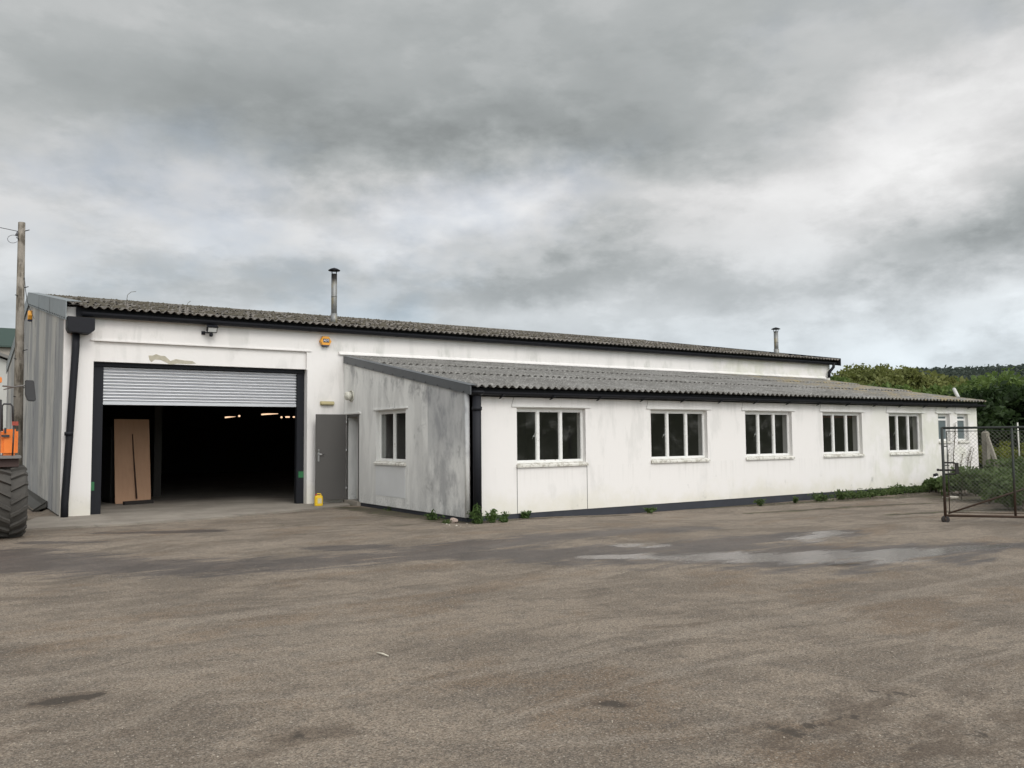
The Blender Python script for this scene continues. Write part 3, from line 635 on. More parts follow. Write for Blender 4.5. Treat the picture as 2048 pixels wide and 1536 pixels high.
b = MB(); b.box(8.46, LY-.03, 2.41, 27.32, LY-.003, 2.58); b.build('annexe_fascia', BLACK, W)
b0 = bracket(gl, 9.1, 14.0, 2.435, .9)
for k in range(1, 15): copy_part(b0, k*1.25)
for gg, z_, y_, r_, xs_ in ((gl, 2.50, 14.02, .08, np.arange(10.4, 27, 1.9)), (gm, 4.38, 20.16, .103, np.arange(5, 28, 2.4))):
    for xx in xs_:
        b = MB()
        for k in range(8):
            a0 = math.pi+math.pi*k/8; a1 = math.pi+math.pi*(k+1)/8
            b.quad((xx-.04, y_+r_*math.cos(a0), z_+r_*math.sin(a0)), (xx+.04, y_+r_*math.cos(a0), z_+r_*math.sin(a0)), (xx+.04, y_+r_*math.cos(a1), z_+r_*math.sin(a1)), (xx-.04, y_+r_*math.cos(a1), z_+r_*math.sin(a1)))
        b.build('gutter_union', BLACK, gg)
# left hopper and leaning downpipe
b = MB(); hl = at(136, 640, 1, 20.05).x; hr = at(189, 640, 1, 20.05).x
b.prism([(hl-.02, 3.98+.02), (hl+.02, 3.92), (hr-.1, 3.90), (hr, 3.98), (hr+.0, 4.235), (hl-.02, 4.25)], 19.93, MY-.03, 1); b.build('gutter_hopper', BLACK, W, bevel=.008)
b = MB(); b.tube([(2.20, 20.19, 3.93), (2.20, 20.19, 3.6), (2.06, 20.17, .3), (2.06, 20.17, -.08)], .075, 14); b.tube([(2.11, 20.178, 1.72), (2.108, 20.178, 1.80)], .088, 14); b.build('downpipe', BLACK, W)
# annexe downpipe with hopper head
b = MB(); b.tube([(8.52, 14.02, 2.42), (8.52, 14.02, .0)], .085, 18); b.tube([(8.52, 14.02, 2.13), (8.52, 14.02, 2.2)], .10, 18); b.tube([(8.52, 14.02, .02), (8.52, 14.02, -.08)], .10, 18)
b.build('annexe_downpipe', BLACK, W)
b = MB(); b.lathe([(.0, 0), (.10, 0), (.15, .06), (.15, .085), (.0, .085)], (8.52, 14.02, 2.42), n=18); b.build('hopper_head', BLACK, W)
b = MB(); b.tube([(8.52, 14.10, .02), (8.66, 14.12, .02)], .02, 8); b.build('pipe_bracket', BLACK, W)
# far corner downpipe
b = MB(); b.tube([(28.38, 20.12, 4.38), (28.36, 20.12, 4.2), (28.2, 20.2, 4.0), (28.2, 20.22, 3.78)], .055, 10); b.build('downpipe', BLACK, W)
b = MB(); b.box(28.42, 19.98, 4.20, 28.66, 30.9, 4.52); b.build('end_barge', BLACK, W) if False else None
b = MB(); b.prism([(19.98, 4.25), (19.98, 4.54), (RY, RZ+.05), (RY, RZ-.2)], 28.62, 28.64, 0); b.build('end_barge_board', BLACK, W)

# ----- roller shutter
gy_ = MY+.235
gl_ = []
for xa, xb in ((2.575, 2.80), (7.21, 7.395)):
    b = MB(); b.box(xa, gy_-.03, -.0, xb, gy_+.12, 3.34); o = b.build('shutter_guide', BLACK, W, bevel=.004); gl_.append(o)
b = MB(); q0, q1 = at(181, 964, 1, gy_-.03), at(189, 981, 1, gy_-.03); b.box(2.577, gy_-.034, q1.z, 2.577+.085, gy_-.031, q0.z); b.build('tape', GREEN, gl_[0])
q0, q1 = at(597, 943, 1, gy_-.03), at(607, 955, 1, gy_-.03); b = MB(); b.box(q0.x, gy_-.034, q1.z, 7.393, gy_-.031, q0.z); b.build('tape', GREEN, gl_[1])
b = MB(); b.box(2.58, gy_-.06, 3.255, 7.39, gy_+.15, 3.343); b.build('shutter_head', BLACK, W)
b = MB(); zt, zb = 3.254, 2.47; nl = 11; vs = []; fs = []; prof = []
for k in range(nl):
    za = zt-(zt-zb)*k/nl; hh = (zt-zb)/nl
    for q, d in ((0, .03), (.05, .03), (.07, .006), (.2, -.016), (.35, -.026), (.5, -.026), (.65, -.016), (.80, .004), (.90, .016)): prof.append((za-q*hh, d))
prof.append((zb, 0))
for z_, d in prof: vs += [(2.805, gy_+.03+d, z_), (7.205, gy_+.03+d, z_)]
for i in range(len(prof)-1): fs.append((2*i, 2*i+1, 2*i+3, 2*i+2))
b.add(vs, fs, 0, True)
b.add([(v[0], v[1]+.03, v[2]) for v in vs], fs, 0, True)
sh = b.build('roller_shutter', GALV, W)
b = MB(); b.box(2.805, gy_+.005, 2.405, 7.205, gy_+.06, 2.469); b.build('bottom_rail', GALV, sh, bevel=.004)

# ----- annexe walls
WX = [(9.57, 11.35), (13.24, 15.06), (16.40, 18.18), (19.46, 21.20), (22.49, 24.18)]
SX = [(25.06, 25.72), (26.14, 26.78)]
TH = .3; WZ0, WZ1 = 1.055, 2.20
b = MB(); wall_plane(LX0, LX1, .065, 2.56, [(a, c, WZ0, WZ1) for a, c in WX]+[(a, c, 1.36, WZ1) for a, c in SX], TH, lambda u, d, z: (u, LY+d, z), b)
nomerge(b, 'annexe_front_wall', [WHITE, INNERL], W)
SW = (16.80, 18.36)
b = MB(); wall_plane(LY+.0, MY, .05, 2.5, [(SW[0], SW[1], 1.06, 2.245), (19.34, 20.10, .05, 2.2)], .26, lambda u, d, z: (LX0-.012+d, u, z), b)
b.add([(LX0-.012, LY, 2.5), (LX0-.012, MY, 2.5), (LX0-.012, MY, 3.66), (LX0-.012, LY, 2.58), (LX0+.168, LY, 2.5), (LX0+.168, MY, 2.5), (LX0+.168, MY, 3.66), (LX0+.168, LY, 2.58)], [(0, 1, 2, 3), (7, 6, 5, 4), (3, 2, 6, 7)])
nomerge(b, 'annexe_side_wall', [SIDE, INNERL], W)
b = MB(); b.prism([(LY+TH+.002, -.1), (MY-.005, -.1), (MY-.005, 3.62), (LY+TH+.002, 2.52)], LX1-.15, LX1-.005, 0); b.build('annexe_end_wall', WHITE, W)
b = MB(); b.box(LX0+.02, LY+.012, -.3, LX1-.02, LY+.19, .062); b.build('plinth', PLINTH, W)
b = MB(); b.box(LX0+.01, LY+.2, -.3, LX0+.17, 19.3, .048); b.build('side_plinth', PLINTH, W)
b = MB(); b.box(LX0+.02, 19.3, -.1, LX0+.18, 20.15, .075); b.box(LX0-.09, 19.28, -.1, LX0+.018, 20.16, .07); b.build('doorstep', APRON, W)
b = MB(); b.box(LX0+.2, LY+.25, -.1, LX1-.2, MY-.01, .02); b.build('annexe_floor', INNERL, W)
for xx in (12.2, 15.75, 18.9, 21.9, 24.7):
    b = MB(); b.prism([(LY+.31, .03), (MY-.02, .03), (MY-.02, 3.60), (LY+.31, 2.50)], xx-.05, xx+.05, 0); b.build('partition', INNERL, W)
b = MB(); b.box(8.6, 17.6, .03, 27, 17.7, 3.05); b.build('corridor_partition', INNERL, W)
# corner trim
b = MB(); b.tube([(LX0+.02, LY+.0, .06), (LX0+.02, LY+.0, 2.5)], .05, 12); b.build('corner_bead', SIDE, W)
# cover sheets and joints: panel above each window, groove lines under the first
for a, c in WX+SX:
    lx = a-.12; b = MB(); b.add([(lx, LY-.006, 2.245), (c+.12, LY-.006, 2.245), (c+.12, LY-.006, 2.41), (lx+.05, LY-.006, 2.41), (lx, LY+.001, 2.245), (c+.12, LY+.001, 2.245), (c+.12, LY+.001, 2.41), (lx+.05, LY+.001, 2.41)],
                                  [(0, 1, 2, 3), (0, 4, 5, 1), (3, 2, 6, 7), (0, 3, 7, 4), (1, 5, 6, 2)]); b.build('lintel_cover', WHITE, W)
JOINT = plain('dark_joint', (.10, .10, .09), .9)
for xx in (9.565, 11.37): b = MB(); b.box(xx-.006, LY-.0035, .066, xx+.006, LY-.0005, 1.0); b.build('panel_joint', JOINT, W)
for a, c in WX+SX: b = MB(); b.add([(a-.128, LY-.0035, 2.24), (a-.119, LY-.0035, 2.24), (a-.069, LY-.0035, 2.41), (a-.078, LY-.0035, 2.41)], [(0, 1, 2, 3)]); b.build('panel_joint', JOINT, W)
b = MB(); b.box(LX0-.018, 16.82, .28, LX0-.0125, 18.36, .985); b.build('clean_panel', plain('pale_clean_sheet', (.62, .63, .63), .7, var=.12, scale=1.5), W)

def window(a, c, z0, z1, lights, along='x', base=LY, glass=GLASS, transom=None, sill_z=.06):
    """a..c opening span; frame set 9 cm into the wall"""
    dep = .095; fw = .042; ft = .06
    def bx(bm, u0, d0, z0_, u1, d1, z1_):
        if along == 'x': bm.box(u0, base+d0, z0_, u1, base+d1, z1_)
        else: bm.box(base+d0, u0, z0_, base+d1, u1, z1_)
    n = lights; wd = c-a; b = MB()
    bx(b, a+.002, dep, z0, a+fw, dep+ft, z1); bx(b, c-fw, dep, z0, c-.002, dep+ft, z1)
    bx(b, a+fw, dep, z0, c-fw, dep+ft, z0+.055); bx(b, a+fw, dep, z1-.06, c-fw, dep+ft, z1-.001)
    for k in range(1, n):
        m = a+wd*k/n; bx(b, m-.033, dep-.004, z0+.055, m+.033, dep+ft-.004, z1-.06)
    # sash beads
    for k in range(n):
        u0 = a+fw if k == 0 else a+wd*k/n+.033; u1 = c-fw if k == n-1 else a+wd*(k+1)/n-.033
        for (p0, p1, q0, q1) in ((u0, u0+.013, z0+.055, z1-.06), (u1-.013, u1, z0+.055, z1-.06), (u0+.013, u1-.013, z0+.055, z0+.073), (u0+.013, u1-.013, z1-.078, z1-.06)):
            bx(b, p0, dep+.012, q0, p1, dep+ft-.012, q1)
        if transom: bx(b, u0, dep+.004, transom-.03, u1, dep+ft-.01, transom+.03)
    o = b.build('window', FRAME, W)
    g_ = MB()
    for k in range(n):
        u0 = a+fw if k == 0 else a+wd*k/n+.033; u1 = c-fw if k == n-1 else a+wd*(k+1)/n-.033
        dd = dep+.028
        if along == 'x': g_.quad((u0, base+dd, z0+.05), (u1, base+dd, z0+.05), (u1, base+dd, z1-.06), (u0, base+dd, z1-.06))
        else: g_.quad((base+dd, u0, z0+.05), (base+dd, u1, z0+.05), (base+dd, u1, z1-.06), (base+dd, u0, z1-.06))
    g_.build('pane', glass, o)
    s = MB()
    def sb(u0, u1):
        pr = [(.18, z0-.001), (.18, z0-sill_z), (-.045, z0-sill_z-.005), (-.045, z0-.03), (.08, z0-.001)]
        if along == 'x': s.prism([(base+d, z_) for d, z_ in pr], u0, u1, 0)
        else: s.prism([(base+d, z_) for d, z_ in pr], u0, u1, 1)
    s_ = sb(a-.02, c+.03) if False else None
    pr = [(-.001, z0-.001), (-.001, z0-sill_z), (-.045, z0-sill_z-.008), (-.045, z0-.028)]
    if along == 'x': s.prism([(base+d, z_) for d, z_ in pr], a-.02, c+.03, 0)
    else: s.prism([(base+d, z_) for d, z_ in pr], a-.03, c+.04, 1)
    pr = [(-.001, z0+.001), (-.001, z0+.006), (.094, z0+.02), (.094, z0+.001)]
    if along == 'x': s.prism([(base+d, z_) for d, z_ in pr], a+.003, c-.003, 0)
    else: s.prism([(base+d, z_) for d, z_ in pr], a+.003, c-.003, 1)
    s.build('sill', SILL, o)
    h = MB()
    if along == 'x': h.box(a-.13, base-.03, z1+.018, c+.13, base-.007, z1+.042)
    else: h.box(base-.03, a-.12, z1+.018, base-.001, c+.12, z1+.042)
    h.build('drip_strip', FRAME if along == 'x' else SIDE, o)
    if n == 3:
        m = a+wd/3-.06; h = MB(); bx(h, m-.01, dep+.028-.004+.012, 1.60, m+.01, dep+.05, 1.68); h.tube([(m, base+dep+.05, 1.66), (m-.05, base+dep+.06, 1.56)], .007, 6); h.build('catch', STEEL, o)
    return o
for a, c in WX: window(a, c, WZ0, WZ1, 3)
for a, c in SX: window(a, c, 1.36, WZ1, 1, glass=OBSC, transom=2.03, sill_z=.05)
window(SW[0], SW[1], 1.06, 2.245, 2, along='y', base=LX0-.012)
# pale blinds rolled at the top in the fourth window
b = MB(); b.box(19.5, LY+.28, 2.06, 21.15, LY+.29, 2.2); b.build('blind', plain('brown_blind', (.16, .07, .055), .8), W)

# ----- side door, swung open flat against the main wall
dq = at(632, 827, 1, 20.06)
b = MB(); b.box(dq.x, 20.045, .09, 8.315, 20.09, 2.215); dr = b.build('side_door', DOORP, W, bevel=.003); dr['label'] = 'dark grey steel door standing open'
b = MB(); b.box(dq.x+.045, 20.036, 1.05, dq.x+.085, 20.0445, 1.29); b.tube([(dq.x+.065, 20.045, 1.23), (dq.x+.065, 19.99, 1.23), (dq.x+.19, 19.985, 1.215)], .011, 8); b.tube([(dq.x+.065, 20.045, 1.33), (dq.x+.065, 20.03, 1.33)], .022, 10); b.build('handle', STEEL, dr)
for z_ in (.35, 1.3, 2.0):
    b = MB(); b.tube([(8.325, 20.04, z_-.05), (8.325, 20.04, z_+.05)], .011, 8); b.build('hinge', STEEL, dr)
b = MB(); b.box(LX0-.008, 20.101, .08, LX0+.45, 20.28, 2.19); b.build('door_reveal', WHITE, W)
b = MB(); b.box(LX0-.02, 20.08, .075, LX0+.012, 20.098, 2.198); b.box(LX0-.02, 19.342, .075, LX0+.02, 19.385, 2.198) ; b.box(LX0-.02, 19.386, 2.15, LX0+.08, 20.044, 2.198); b.build('door_frame', DOORP, W)
b = MB(); b.box(LX0-.06, 19.24, 2.215, LX0-.013, 20.28, 2.245); b.build('door_drip_strip', SIDE, W)

# ----- flues
def flue(x, y, z0, h, r, bent=False):
    b = MB(); b.tube([(x, y, z0), (x, y, z0+h)], r, 18); b.tube([(x, y, z0+.0), (x, y, z0+.32)], r*1.18, 18); b.tube([(x, y, z0+h*.55), (x, y, z0+h*.57)], r*1.06, 18)
    o = b.build('flue', FLUE, W, origin=(x, y, z0))
    c = MB(); c.lathe([(0, .17), (r*1.2, .14), (r*2.1, .10), (r*2.05, .085), (0, .10)], (x, y, z0+h), n=20)
    for k in range(4):
        a = k*math.pi/2+.4; c.tube([(x+r*.9*math.cos(a), y+r*.9*math.sin(a), z0+h-.05), (x+r*1.2*math.cos(a), y+r*1.2*math.sin(a), z0+h+.11)], .012, 6)
    c.build('cowl', BLACK, o)
    return o
q = at(668, 640, 1, 20.9); flue(q.x, 20.9, EZ+sl1*.88-.05, at(668, 548, 1, 20.9).z-(EZ+sl1*.88-.05), .075)
q = at(1553, 709, 1, 22.2); flue(q.x, 22.2, EZ+sl1*2.18-.1, at(1553, 663, 1, 22.2).z-(EZ+sl1*2.18-.1), .085)
# leaning pale pipe by the far end of the annexe roof
q0 = at(1917, 796, 1, 14.6); q1 = at(1908, 778, 1, 14.9)
b = MB(); b.tube([q0, q1], .055, 12); b.build('vent_pipe', plain('pale_plastic', (.5, .5, .48), .6), W)
# round vent cowl on the side wall
q = at(697, 792, 0, LX0-.1)
b = MB(); b.lathe([(0, -.16), (.09, -.155), (.11, -.12), (.11, -.04), (.07, -.035), (.07, .02)], (LX0-.02, q.y, q.z), axis=(1, 0, 0), n=20); b.lathe([(.14, -.02), (.15, -.015), (.15, .006), (.07, .008)], (LX0-.02, q.y, q.z), axis=(1, 0, 0), n=20)
b.build('vent_terminal', plain('cream_plastic', (.58, .57, .50), .5), W)

# ------------------------------------------------------------------ fixtures on the walls
ORANGE = plain('orange_yellow_plastic', (.72, .33, .035), .45, var=.06, bump=0); NAVY = plain('navy_plastic', (.02, .025, .06), .4, bump=0); WHT = plain('white_print', (.8, .8, .8), .5, bump=0)
def alarm(cx, y, cz, r, label, side=False, text=True):
    o = empty('alarm_box', (cx, y, cz-r), label, 'alarm box', 'hexagonal alarm boxes on the walls')
    dpt = .11
    def T(u, d, z_):  # local (u along wall, d out of wall)
        return (cx+u, y-d, cz+z_) if not side else (cx-d, y+u, cz+z_)
    hx = [(r*math.cos(R(60*k)), r*.98*math.sin(R(60*k))) for k in range(6)]
    zc_ = -.62*r
    up = [(r*math.cos(0), 0), hx[1], hx[2], (-r, 0)]
    # where the lower edges cross the split line
    def crs(p, q): s_ = (zc_-p[1])/(q[1]-p[1]); return (p[0]+(q[0]-p[0])*s_, zc_)
    cr, cl_ = crs(hx[0], hx[5]), crs(hx[3], hx[4]); body = [hx[0], hx[1], hx[2], hx[3], cl_, cr]; low = [cr, cl_, hx[4], hx[5]]
    for nm, pl_, mt in (('body', body, ORANGE), ('lower_cover', low, NAVY)):
        b = MB(); n = len(pl_); k_ = .9
        vs = [T(u, 0, v) for u, v in pl_]+[T(u, dpt*.75, v) for u, v in pl_]+[T(u*k_, dpt, v*k_ if nm == 'body' and v > zc_+.001 else (v*.94 if v < zc_-.001 else v)) for u, v in pl_]
        fs = [tuple(range(n)), tuple(range(2*n, 3*n))]
        for L in (0, 1): fs += [(L*n+i, L*n+(i+1) % n, (L+1)*n+(i+1) % n, (L+1)*n+i) for i in range(n)]
        b.add(vs, fs); b.build(nm, mt, o)
    if text:
        b = MB(); s_ = .42*r
        b.add([T(-1.25*s_, dpt+.004, -0.45*s_), T(1.25*s_, dpt+.004, -0.45*s_), T(1.25*s_, dpt+.004, 1.0*s_), T(-1.25*s_, dpt+.004, 1.0*s_), T(-1.25*s_, dpt+.0005, -0.45*s_), T(1.25*s_, dpt+.0005, -0.45*s_), T(1.25*s_, dpt+.0005, 1.0*s_), T(-1.25*s_, dpt+.0005, 1.0*s_)],
              [(0, 1, 2, 3), (0, 4, 5, 1), (1, 5, 6, 2), (2, 6, 7, 3), (3, 7, 4, 0)]); p_ = b.build('logo_panel', NAVY, o)
        fc_ = bpy.data.curves.new('lettering', 'FONT'); fc_.body = 'ADT'; fc_.size = s_*1.12; fc_.align_x = 'CENTER'; fc_.align_y = 'CENTER'; fc_.offset = .0008; fc_.extrude = .001
        fo = bpy.data.objects.new('tmp', fc_); COL.objects.link(fo); bpy.context.view_layer.update()
        me = bpy.data.meshes.new_from_object(fo.evaluated_get(bpy.context.evaluated_depsgraph_get())); bpy.data.objects.remove(fo)
        me.materials.clear(); me.materials.append(WHT)
        lo = bpy.data.objects.new('lettering', me); COL.objects.link(lo); lo.parent = p_
        lo.matrix_parent_inverse = Matrix.Identity(4); lo.rotation_euler = (R(90), 0, 0); lo.location = Vector(T(0, dpt+.0065, .28*s_))
    return o
q = at(651, 683, 1, MY-.06); alarm(q.x, MY-.002, q.z, .152, 'orange hexagonal alarm box with dark lower edge and white lettering, right of the roller shutter')
q = at(58, 632, 0, MX0-.1); alarm(MX0-.024, q.y, q.z, .19, 'orange alarm box high on the grey gable wall beside the wooden pole', side=True, text=False)

q = at(421, 661, 1, MY-.15)
fl = empty('floodlight', (q.x, MY-.01, q.z), 'small black floodlight with motion sensor high on the wall above the roller shutter', 'floodlight')
tm = Matrix.Translation((q.x+.02, MY-.2, q.z+.03)) @ Matrix.Rotation(R(28), 4, 'X')
b = MB(); b.box(-.11, -.05, -.075, .11, .05, .075, 0, tm); b.box(-.12, -.062, .06, .12, .05, .085, 0, tm)
for k in range(5): b.box(-.09+k*.04, .05, -.06, -.08+k*.04, .075, .06, 0, tm)
b.build('housing', BLACK, fl)
b = MB(); b.box(-.095, -.054, -.055, .095, -.0505, .055, 0, tm); b.build('lens', plain('lamp_glass', (.55, .56, .55), .15, bump=0), fl)
b = MB(); b.box(q.x-.02, MY-.19, q.z-.10, q.x+.04, MY-.13, q.z-.05); b.lathe([(0, -.05), (.035, -.04), (.045, 0), (.03, .03)], (q.x+.01, MY-.17, q.z-.10)); b.build('motion_sensor', BLACK, fl)
b = MB(); b.tube([(q.x-.13, MY-.005, q.z-.05), (q.x-.13, MY-.1, q.z-.05), (q.x-.02, MY-.16, q.z-.06)], .014, 8); b.box(q.x-.17, MY-.03, q.z-.09, q.x-.09, MY-.001, q.z-.01); b.build('arm', BLACK, fl)

q0, q1 = at(641, 803, 1, MY-.05), at(669, 810, 1, MY-.05)
bh = empty('bulkhead_light', (q0.x, MY-.002, q1.z), 'long yellowed bulkhead lamp on the white wall above the open grey door', 'wall lamp')
b = MB(); b.box(q0.x, MY-.03, q1.z-.01, q1.x, MY-.001, q0.z+.01); b.build('base', plain('old_cream_plastic', (.42, .38, .22), .5, bump=0), bh, bevel=.008)
b = MB(); b.box(q0.x+.01, MY-.10, q1.z, q1.x-.01, MY-.031, q0.z); b.build('diffuser', plain('yellowed_diffuser', (.50, .44, .25), .35, bump=0), bh, bevel=.02)

# strip lights in the dark hall
def m_em(t): return {'Base Color': (1, .9, .8), 'Emission Color': (1, .66, .42), 'Emission Strength': 1.3}
LIT = material('lit_tube', m_em)
first = None
for i, (pa, pb, yy, lab) in enumerate([((450, 835), (471, 832), 33, 'lit strip light deep in the hall, leftmost under the shutter'), ((523, 829), (556, 826.5), 29, 'longest lit strip light inside the shutter opening'), ((571, 834), (579, 834), 38, 'short lit strip light far inside, left of the pair by the right shutter guide'), ((586, 834), (594.5, 834), 38, 'lit strip light far inside, next to the right shutter guide')]):
    a, c = at(*pa, 1, yy), at(*pb, 1, yy+(.0)); o = empty('strip_light', tuple(a), lab, 'strip light', 'strip lights hanging in the dark hall')
    b = MB(); b.tube([a, c], .028*yy/33, 8); b.build('tube', LIT, o)
    b = MB(); b.box(a.x-.05, yy-.04, a.z+.04, c.x+.05, yy+.04, a.z+.09); b.build('batten', INNER, o)
for i, (pp, lab) in enumerate([((478.5, 832), 'round lit lamp beside the leftmost strip light'), ((563, 834.5), 'small lit lamp right of the longest strip light')]):
    a = at(*pp, 1, 38); b = MB(); b.lathe([(0, -.045), (.035, -.035), (.05, 0), (.035, .035), (0, .045)], a, n=10); o = b.build('lamp', LIT, origin=tuple(a)); tag(o, lab, 'lamp', 'small round lamps in the dark hall')

# ------------------------------------------------------------------ loose things by the shutter
def m_ply(t):
    p = t.opos(); n = t.noise(t.scl(p, (8, 8, .7)), 2, 6, .6); c = t.mix(n, (.54, .31, .19), (.66, .41, .26))
    c = t.mix(t.m('MULTIPLY', t.sm(t.noise(p, 1.1, 4), .5, .7), .3), c, (.36, .21, .14))
    return {'Base Color': c, 'Roughness': .7}
PLY = material('pinkish_plywood', m_ply)
bl_ = at(230.5, 1008, 2, 0); br_ = at(302, 1003.5, 2, 0)
u = (br_-bl_); wd = u.length; u.normalize(); nrm = Vector((-u.y, u.x, 0))
zt_ = 0
top = at(229, 838, 1, bl_.y+.35); hgt = top.z
b = MB()
A0, A1 = bl_, bl_+u*wd; B0, B1 = at(228.5, 838, 1, A0.y+.34), at(298, 839, 1, A1.y+.34)
th = nrm*.018
b.add([A0, A1, B1, B0, A0+th, A1+th, B1+th, B0+th], [(0, 1, 2, 3), (7, 6, 5, 4), (0, 4, 5, 1), (1, 5, 6, 2), (2, 6, 7, 3), (3, 7, 4, 0)])
pw = b.build('plywood_sheet', PLY, origin=tuple(A0)); tag(pw, 'tall pinkish plywood sheet leaning just inside the shutter opening', 'plywood sheet')
b = MB()  # stack it leans on
c0 = A0+nrm*.5; 
M_ = Matrix.Translation(c0) @ Matrix.Rotation(math.atan2(u.y, u.x), 4, 'Z')
b.box(.05, -.05, .12, wd-.05, .55, hgt-.25, 0, M_); b.box(.08, 0, 0, .18, .5, .12, 0, M_); b.box(wd-.2, 0, 0, wd-.1, .5, .12, 0, M_); b.box(.02, -.04, hgt-.25, wd-.02, .58, hgt-.21, 0, M_)
o = b.build('tall_cabinet', plain('dark_cabinet', (.03, .028, .026), .6), origin=tuple(c0)); tag(o, 'tall dark cabinet hidden behind the plywood sheet', 'cabinet')
def on_board(px, py):
    n_ = (B0-A0).cross(u).normalized(); d = ray(px, py); tt = (A0-CAM).dot(n_)/d.dot(n_); return CAM+d*tt
q0 = on_board(264, 868); q1 = on_board(271.5, 997); off = -nrm*.03
b = MB(); b.tube([q0+off, q0.lerp(q1, .5)+off, q1+off*2], [.010, .018, .020], 8); o = b.build('wooden_pole', plain('dark_wood', (.07, .04, .028), .8), origin=tuple(q1)); tag(o, 'thin dark pole leaning upright against the plywood sheet', 'pole')
q0 = at(245, 1007, 2, .03); q1 = at(303, 1003, 2, .03); dd = (q1-q0).normalized(); pp_ = Vector((dd.y, -dd.x, 0))*.05
b = MB(); b.add([q0+pp_-Vector((0, 0, .03)), q1+pp_-Vector((0, 0, .03)), q1-pp_-Vector((0, 0, .03)), q0-pp_-Vector((0, 0, .03)), q0+pp_+Vector((0, 0, .06)), q1+pp_+Vector((0, 0, .06)), q1-pp_+Vector((0, 0, .06)), q0-pp_+Vector((0, 0, .06))],
               [(0, 3, 2, 1), (4, 5, 6, 7), (0, 1, 5, 4), (1, 2, 6, 5), (2, 3, 7, 6), (3, 0, 4, 7)])
o = b.build('timber_block', plain('tarred_timber', (.022, .018, .016), .8), origin=tuple(q0), bevel=.006); o.location += Vector((0, -.16, 0)); tag(o, 'dark timber beam lying on the floor at the foot of the plywood', 'timber')

# yellow jerrycan
YEL = plain('yellow_plastic', (.72, .47, .015), .4, var=.05, bump=0)
q = at(637, 1011.5, 2, 0.0)
jc = empty('jerrycan', tuple(q), 'yellow plastic jerrycan with red cap standing on the concrete by the grey door', 'jerrycan')
def rot(v, a): return (v[0]*math.cos(a)-v[1]*math.sin(a), v[0]*math.sin(a)+v[1]*math.cos(a))
JM = Matrix.Translation(q) @ Matrix.Rotation(R(-12), 4, 'Z')
b = MB(); w2, d2 = .095, .07
def ring(z_, s, sx=0): return [(JM @ Vector((x_*s+sx, y_*s, z_))) for x_, y_ in ((-w2, -d2*.7), (-w2*.75, -d2), (w2*.75, -d2), (w2, -d2*.7), (w2, d2*.7), (w2*.75, d2), (-w2*.75, d2), (-w2, d2*.7))]
rings = [ring(0, .92), ring(.015, 1), ring(.20, 1), ring(.215, .96), ring(.23, .96), ring(.245, .72), ring(.25, .6)]
vs = sum(rings, []); fs = [tuple(range(8))[::-1], tuple(range(48, 56))]+[(i*8+k, i*8+(k+1) % 8, (i+1)*8+(k+1) % 8, (i+1)*8+k) for i in range(6) for k in range(8)]
b.add(vs, fs); b.build('body', YEL, jc)
b = MB(); b.tube([JM @ Vector((-.045, 0, .235)), JM @ Vector((-.03, 0, .285)), JM @ Vector((.045, 0, .285)), JM @ Vector((.07, 0, .225))], .013, 8); b.build('handle', YEL, jc)
b = MB(); b.tube([JM @ Vector((-.055, 0, .235)), JM @ Vector((-.055, 0, .285))], .026, 12); b.build('cap', plain('red_cap', (.35, .03, .02), .4, bump=0), jc)
b = MB(); b.add([JM @ Vector(v) for v in ((-.03, -d2-.0015, .06), (.065, -d2-.0015, .06), (.065, -d2-.0015, .18), (-.03, -d2-.0015, .18))], [(0, 1, 2, 3)]); b.build('label_sticker', plain('pale_label', (.55, .5, .32), .6, var=.4, scale=60, bump=0), jc)

# ------------------------------------------------------------------ utility pole with wires
def m_pole(t):
    p = t.opos(); n = t.noise(t.scl(p, (6, 6, .8)), 2.5, 7, .7); c = t.mix(t.sm(n, .42, .58), (.20, .175, .14), (.08, .068, .052)); c = t.mix(t.m('MULTIPLY', t.sm(t.noise(p, 1.6, 5, .6), .5, .6), .45), c, (.34, .31, .27))
    return {'Base Color': c, 'Roughness': .9, 'Normal': t.bump(n, .6, .02)}
PY = 25.0; pt = at(43.5, 445, 1, PY); pm_ = at(36, 850, 1, PY)
pb_ = pm_+(pm_-pt)*((pm_.z+.15)/(pt.z-pm_.z))
up_ = empty('utility_pole', tuple(pb_), 'weathered wooden utility pole standing in front of the grey gable end', 'utility pole')
b = MB(); b.tube([pb_, pb_.lerp(pt, .5), pt], [.125, .105, .082], 16); b.build('shaft', material('weathered_pole_wood', m_pole), up_)
b = MB()
for q_ in (.97, .77, .55, .42):
    c0 = pb_.lerp(pt, q_); b.tube([c0+Vector((.08, -.05, 0)), c0+Vector((.17, -.1, .03))], .012, 6)
    c0 = pb_.lerp(pt, q_-.03); b.tube([c0+Vector((-.06, -.06, 0)), c0+Vector((-.12, -.12, .01))], .012, 6)
b.build('step_bolts', SCREW, up_)
CAB = plain('grey_cable', (.10, .10, .11), .6, bump=0)
c0 = at(37, 463, 1, PY); b = MB(); b.tube([c0+Vector((-.02, -.02, 0)), c0+Vector((-2.5, -.5, .18)), c0+Vector((-6, -1.2, .7)), c0+Vector((-14, -3, 2.2))], .009, 6); b.tube([c0, c0+Vector((-.05, -.02, -.12))], .03, 8); b.build('overhead_cable', CAB, up_)
b = MB(); pts = []
for k in range(15):
    th = k/14; a = R(-20+340*th); px_ = 26+11*math.cos(a)*(1 if math.cos(a) < .5 else 1.0); py_ = 478-8*math.sin(a); pts.append(at(px_, py_, 1, PY-.05))
b.tube(pts, .007, 6); b.build('cable_loop', CAB, up_)
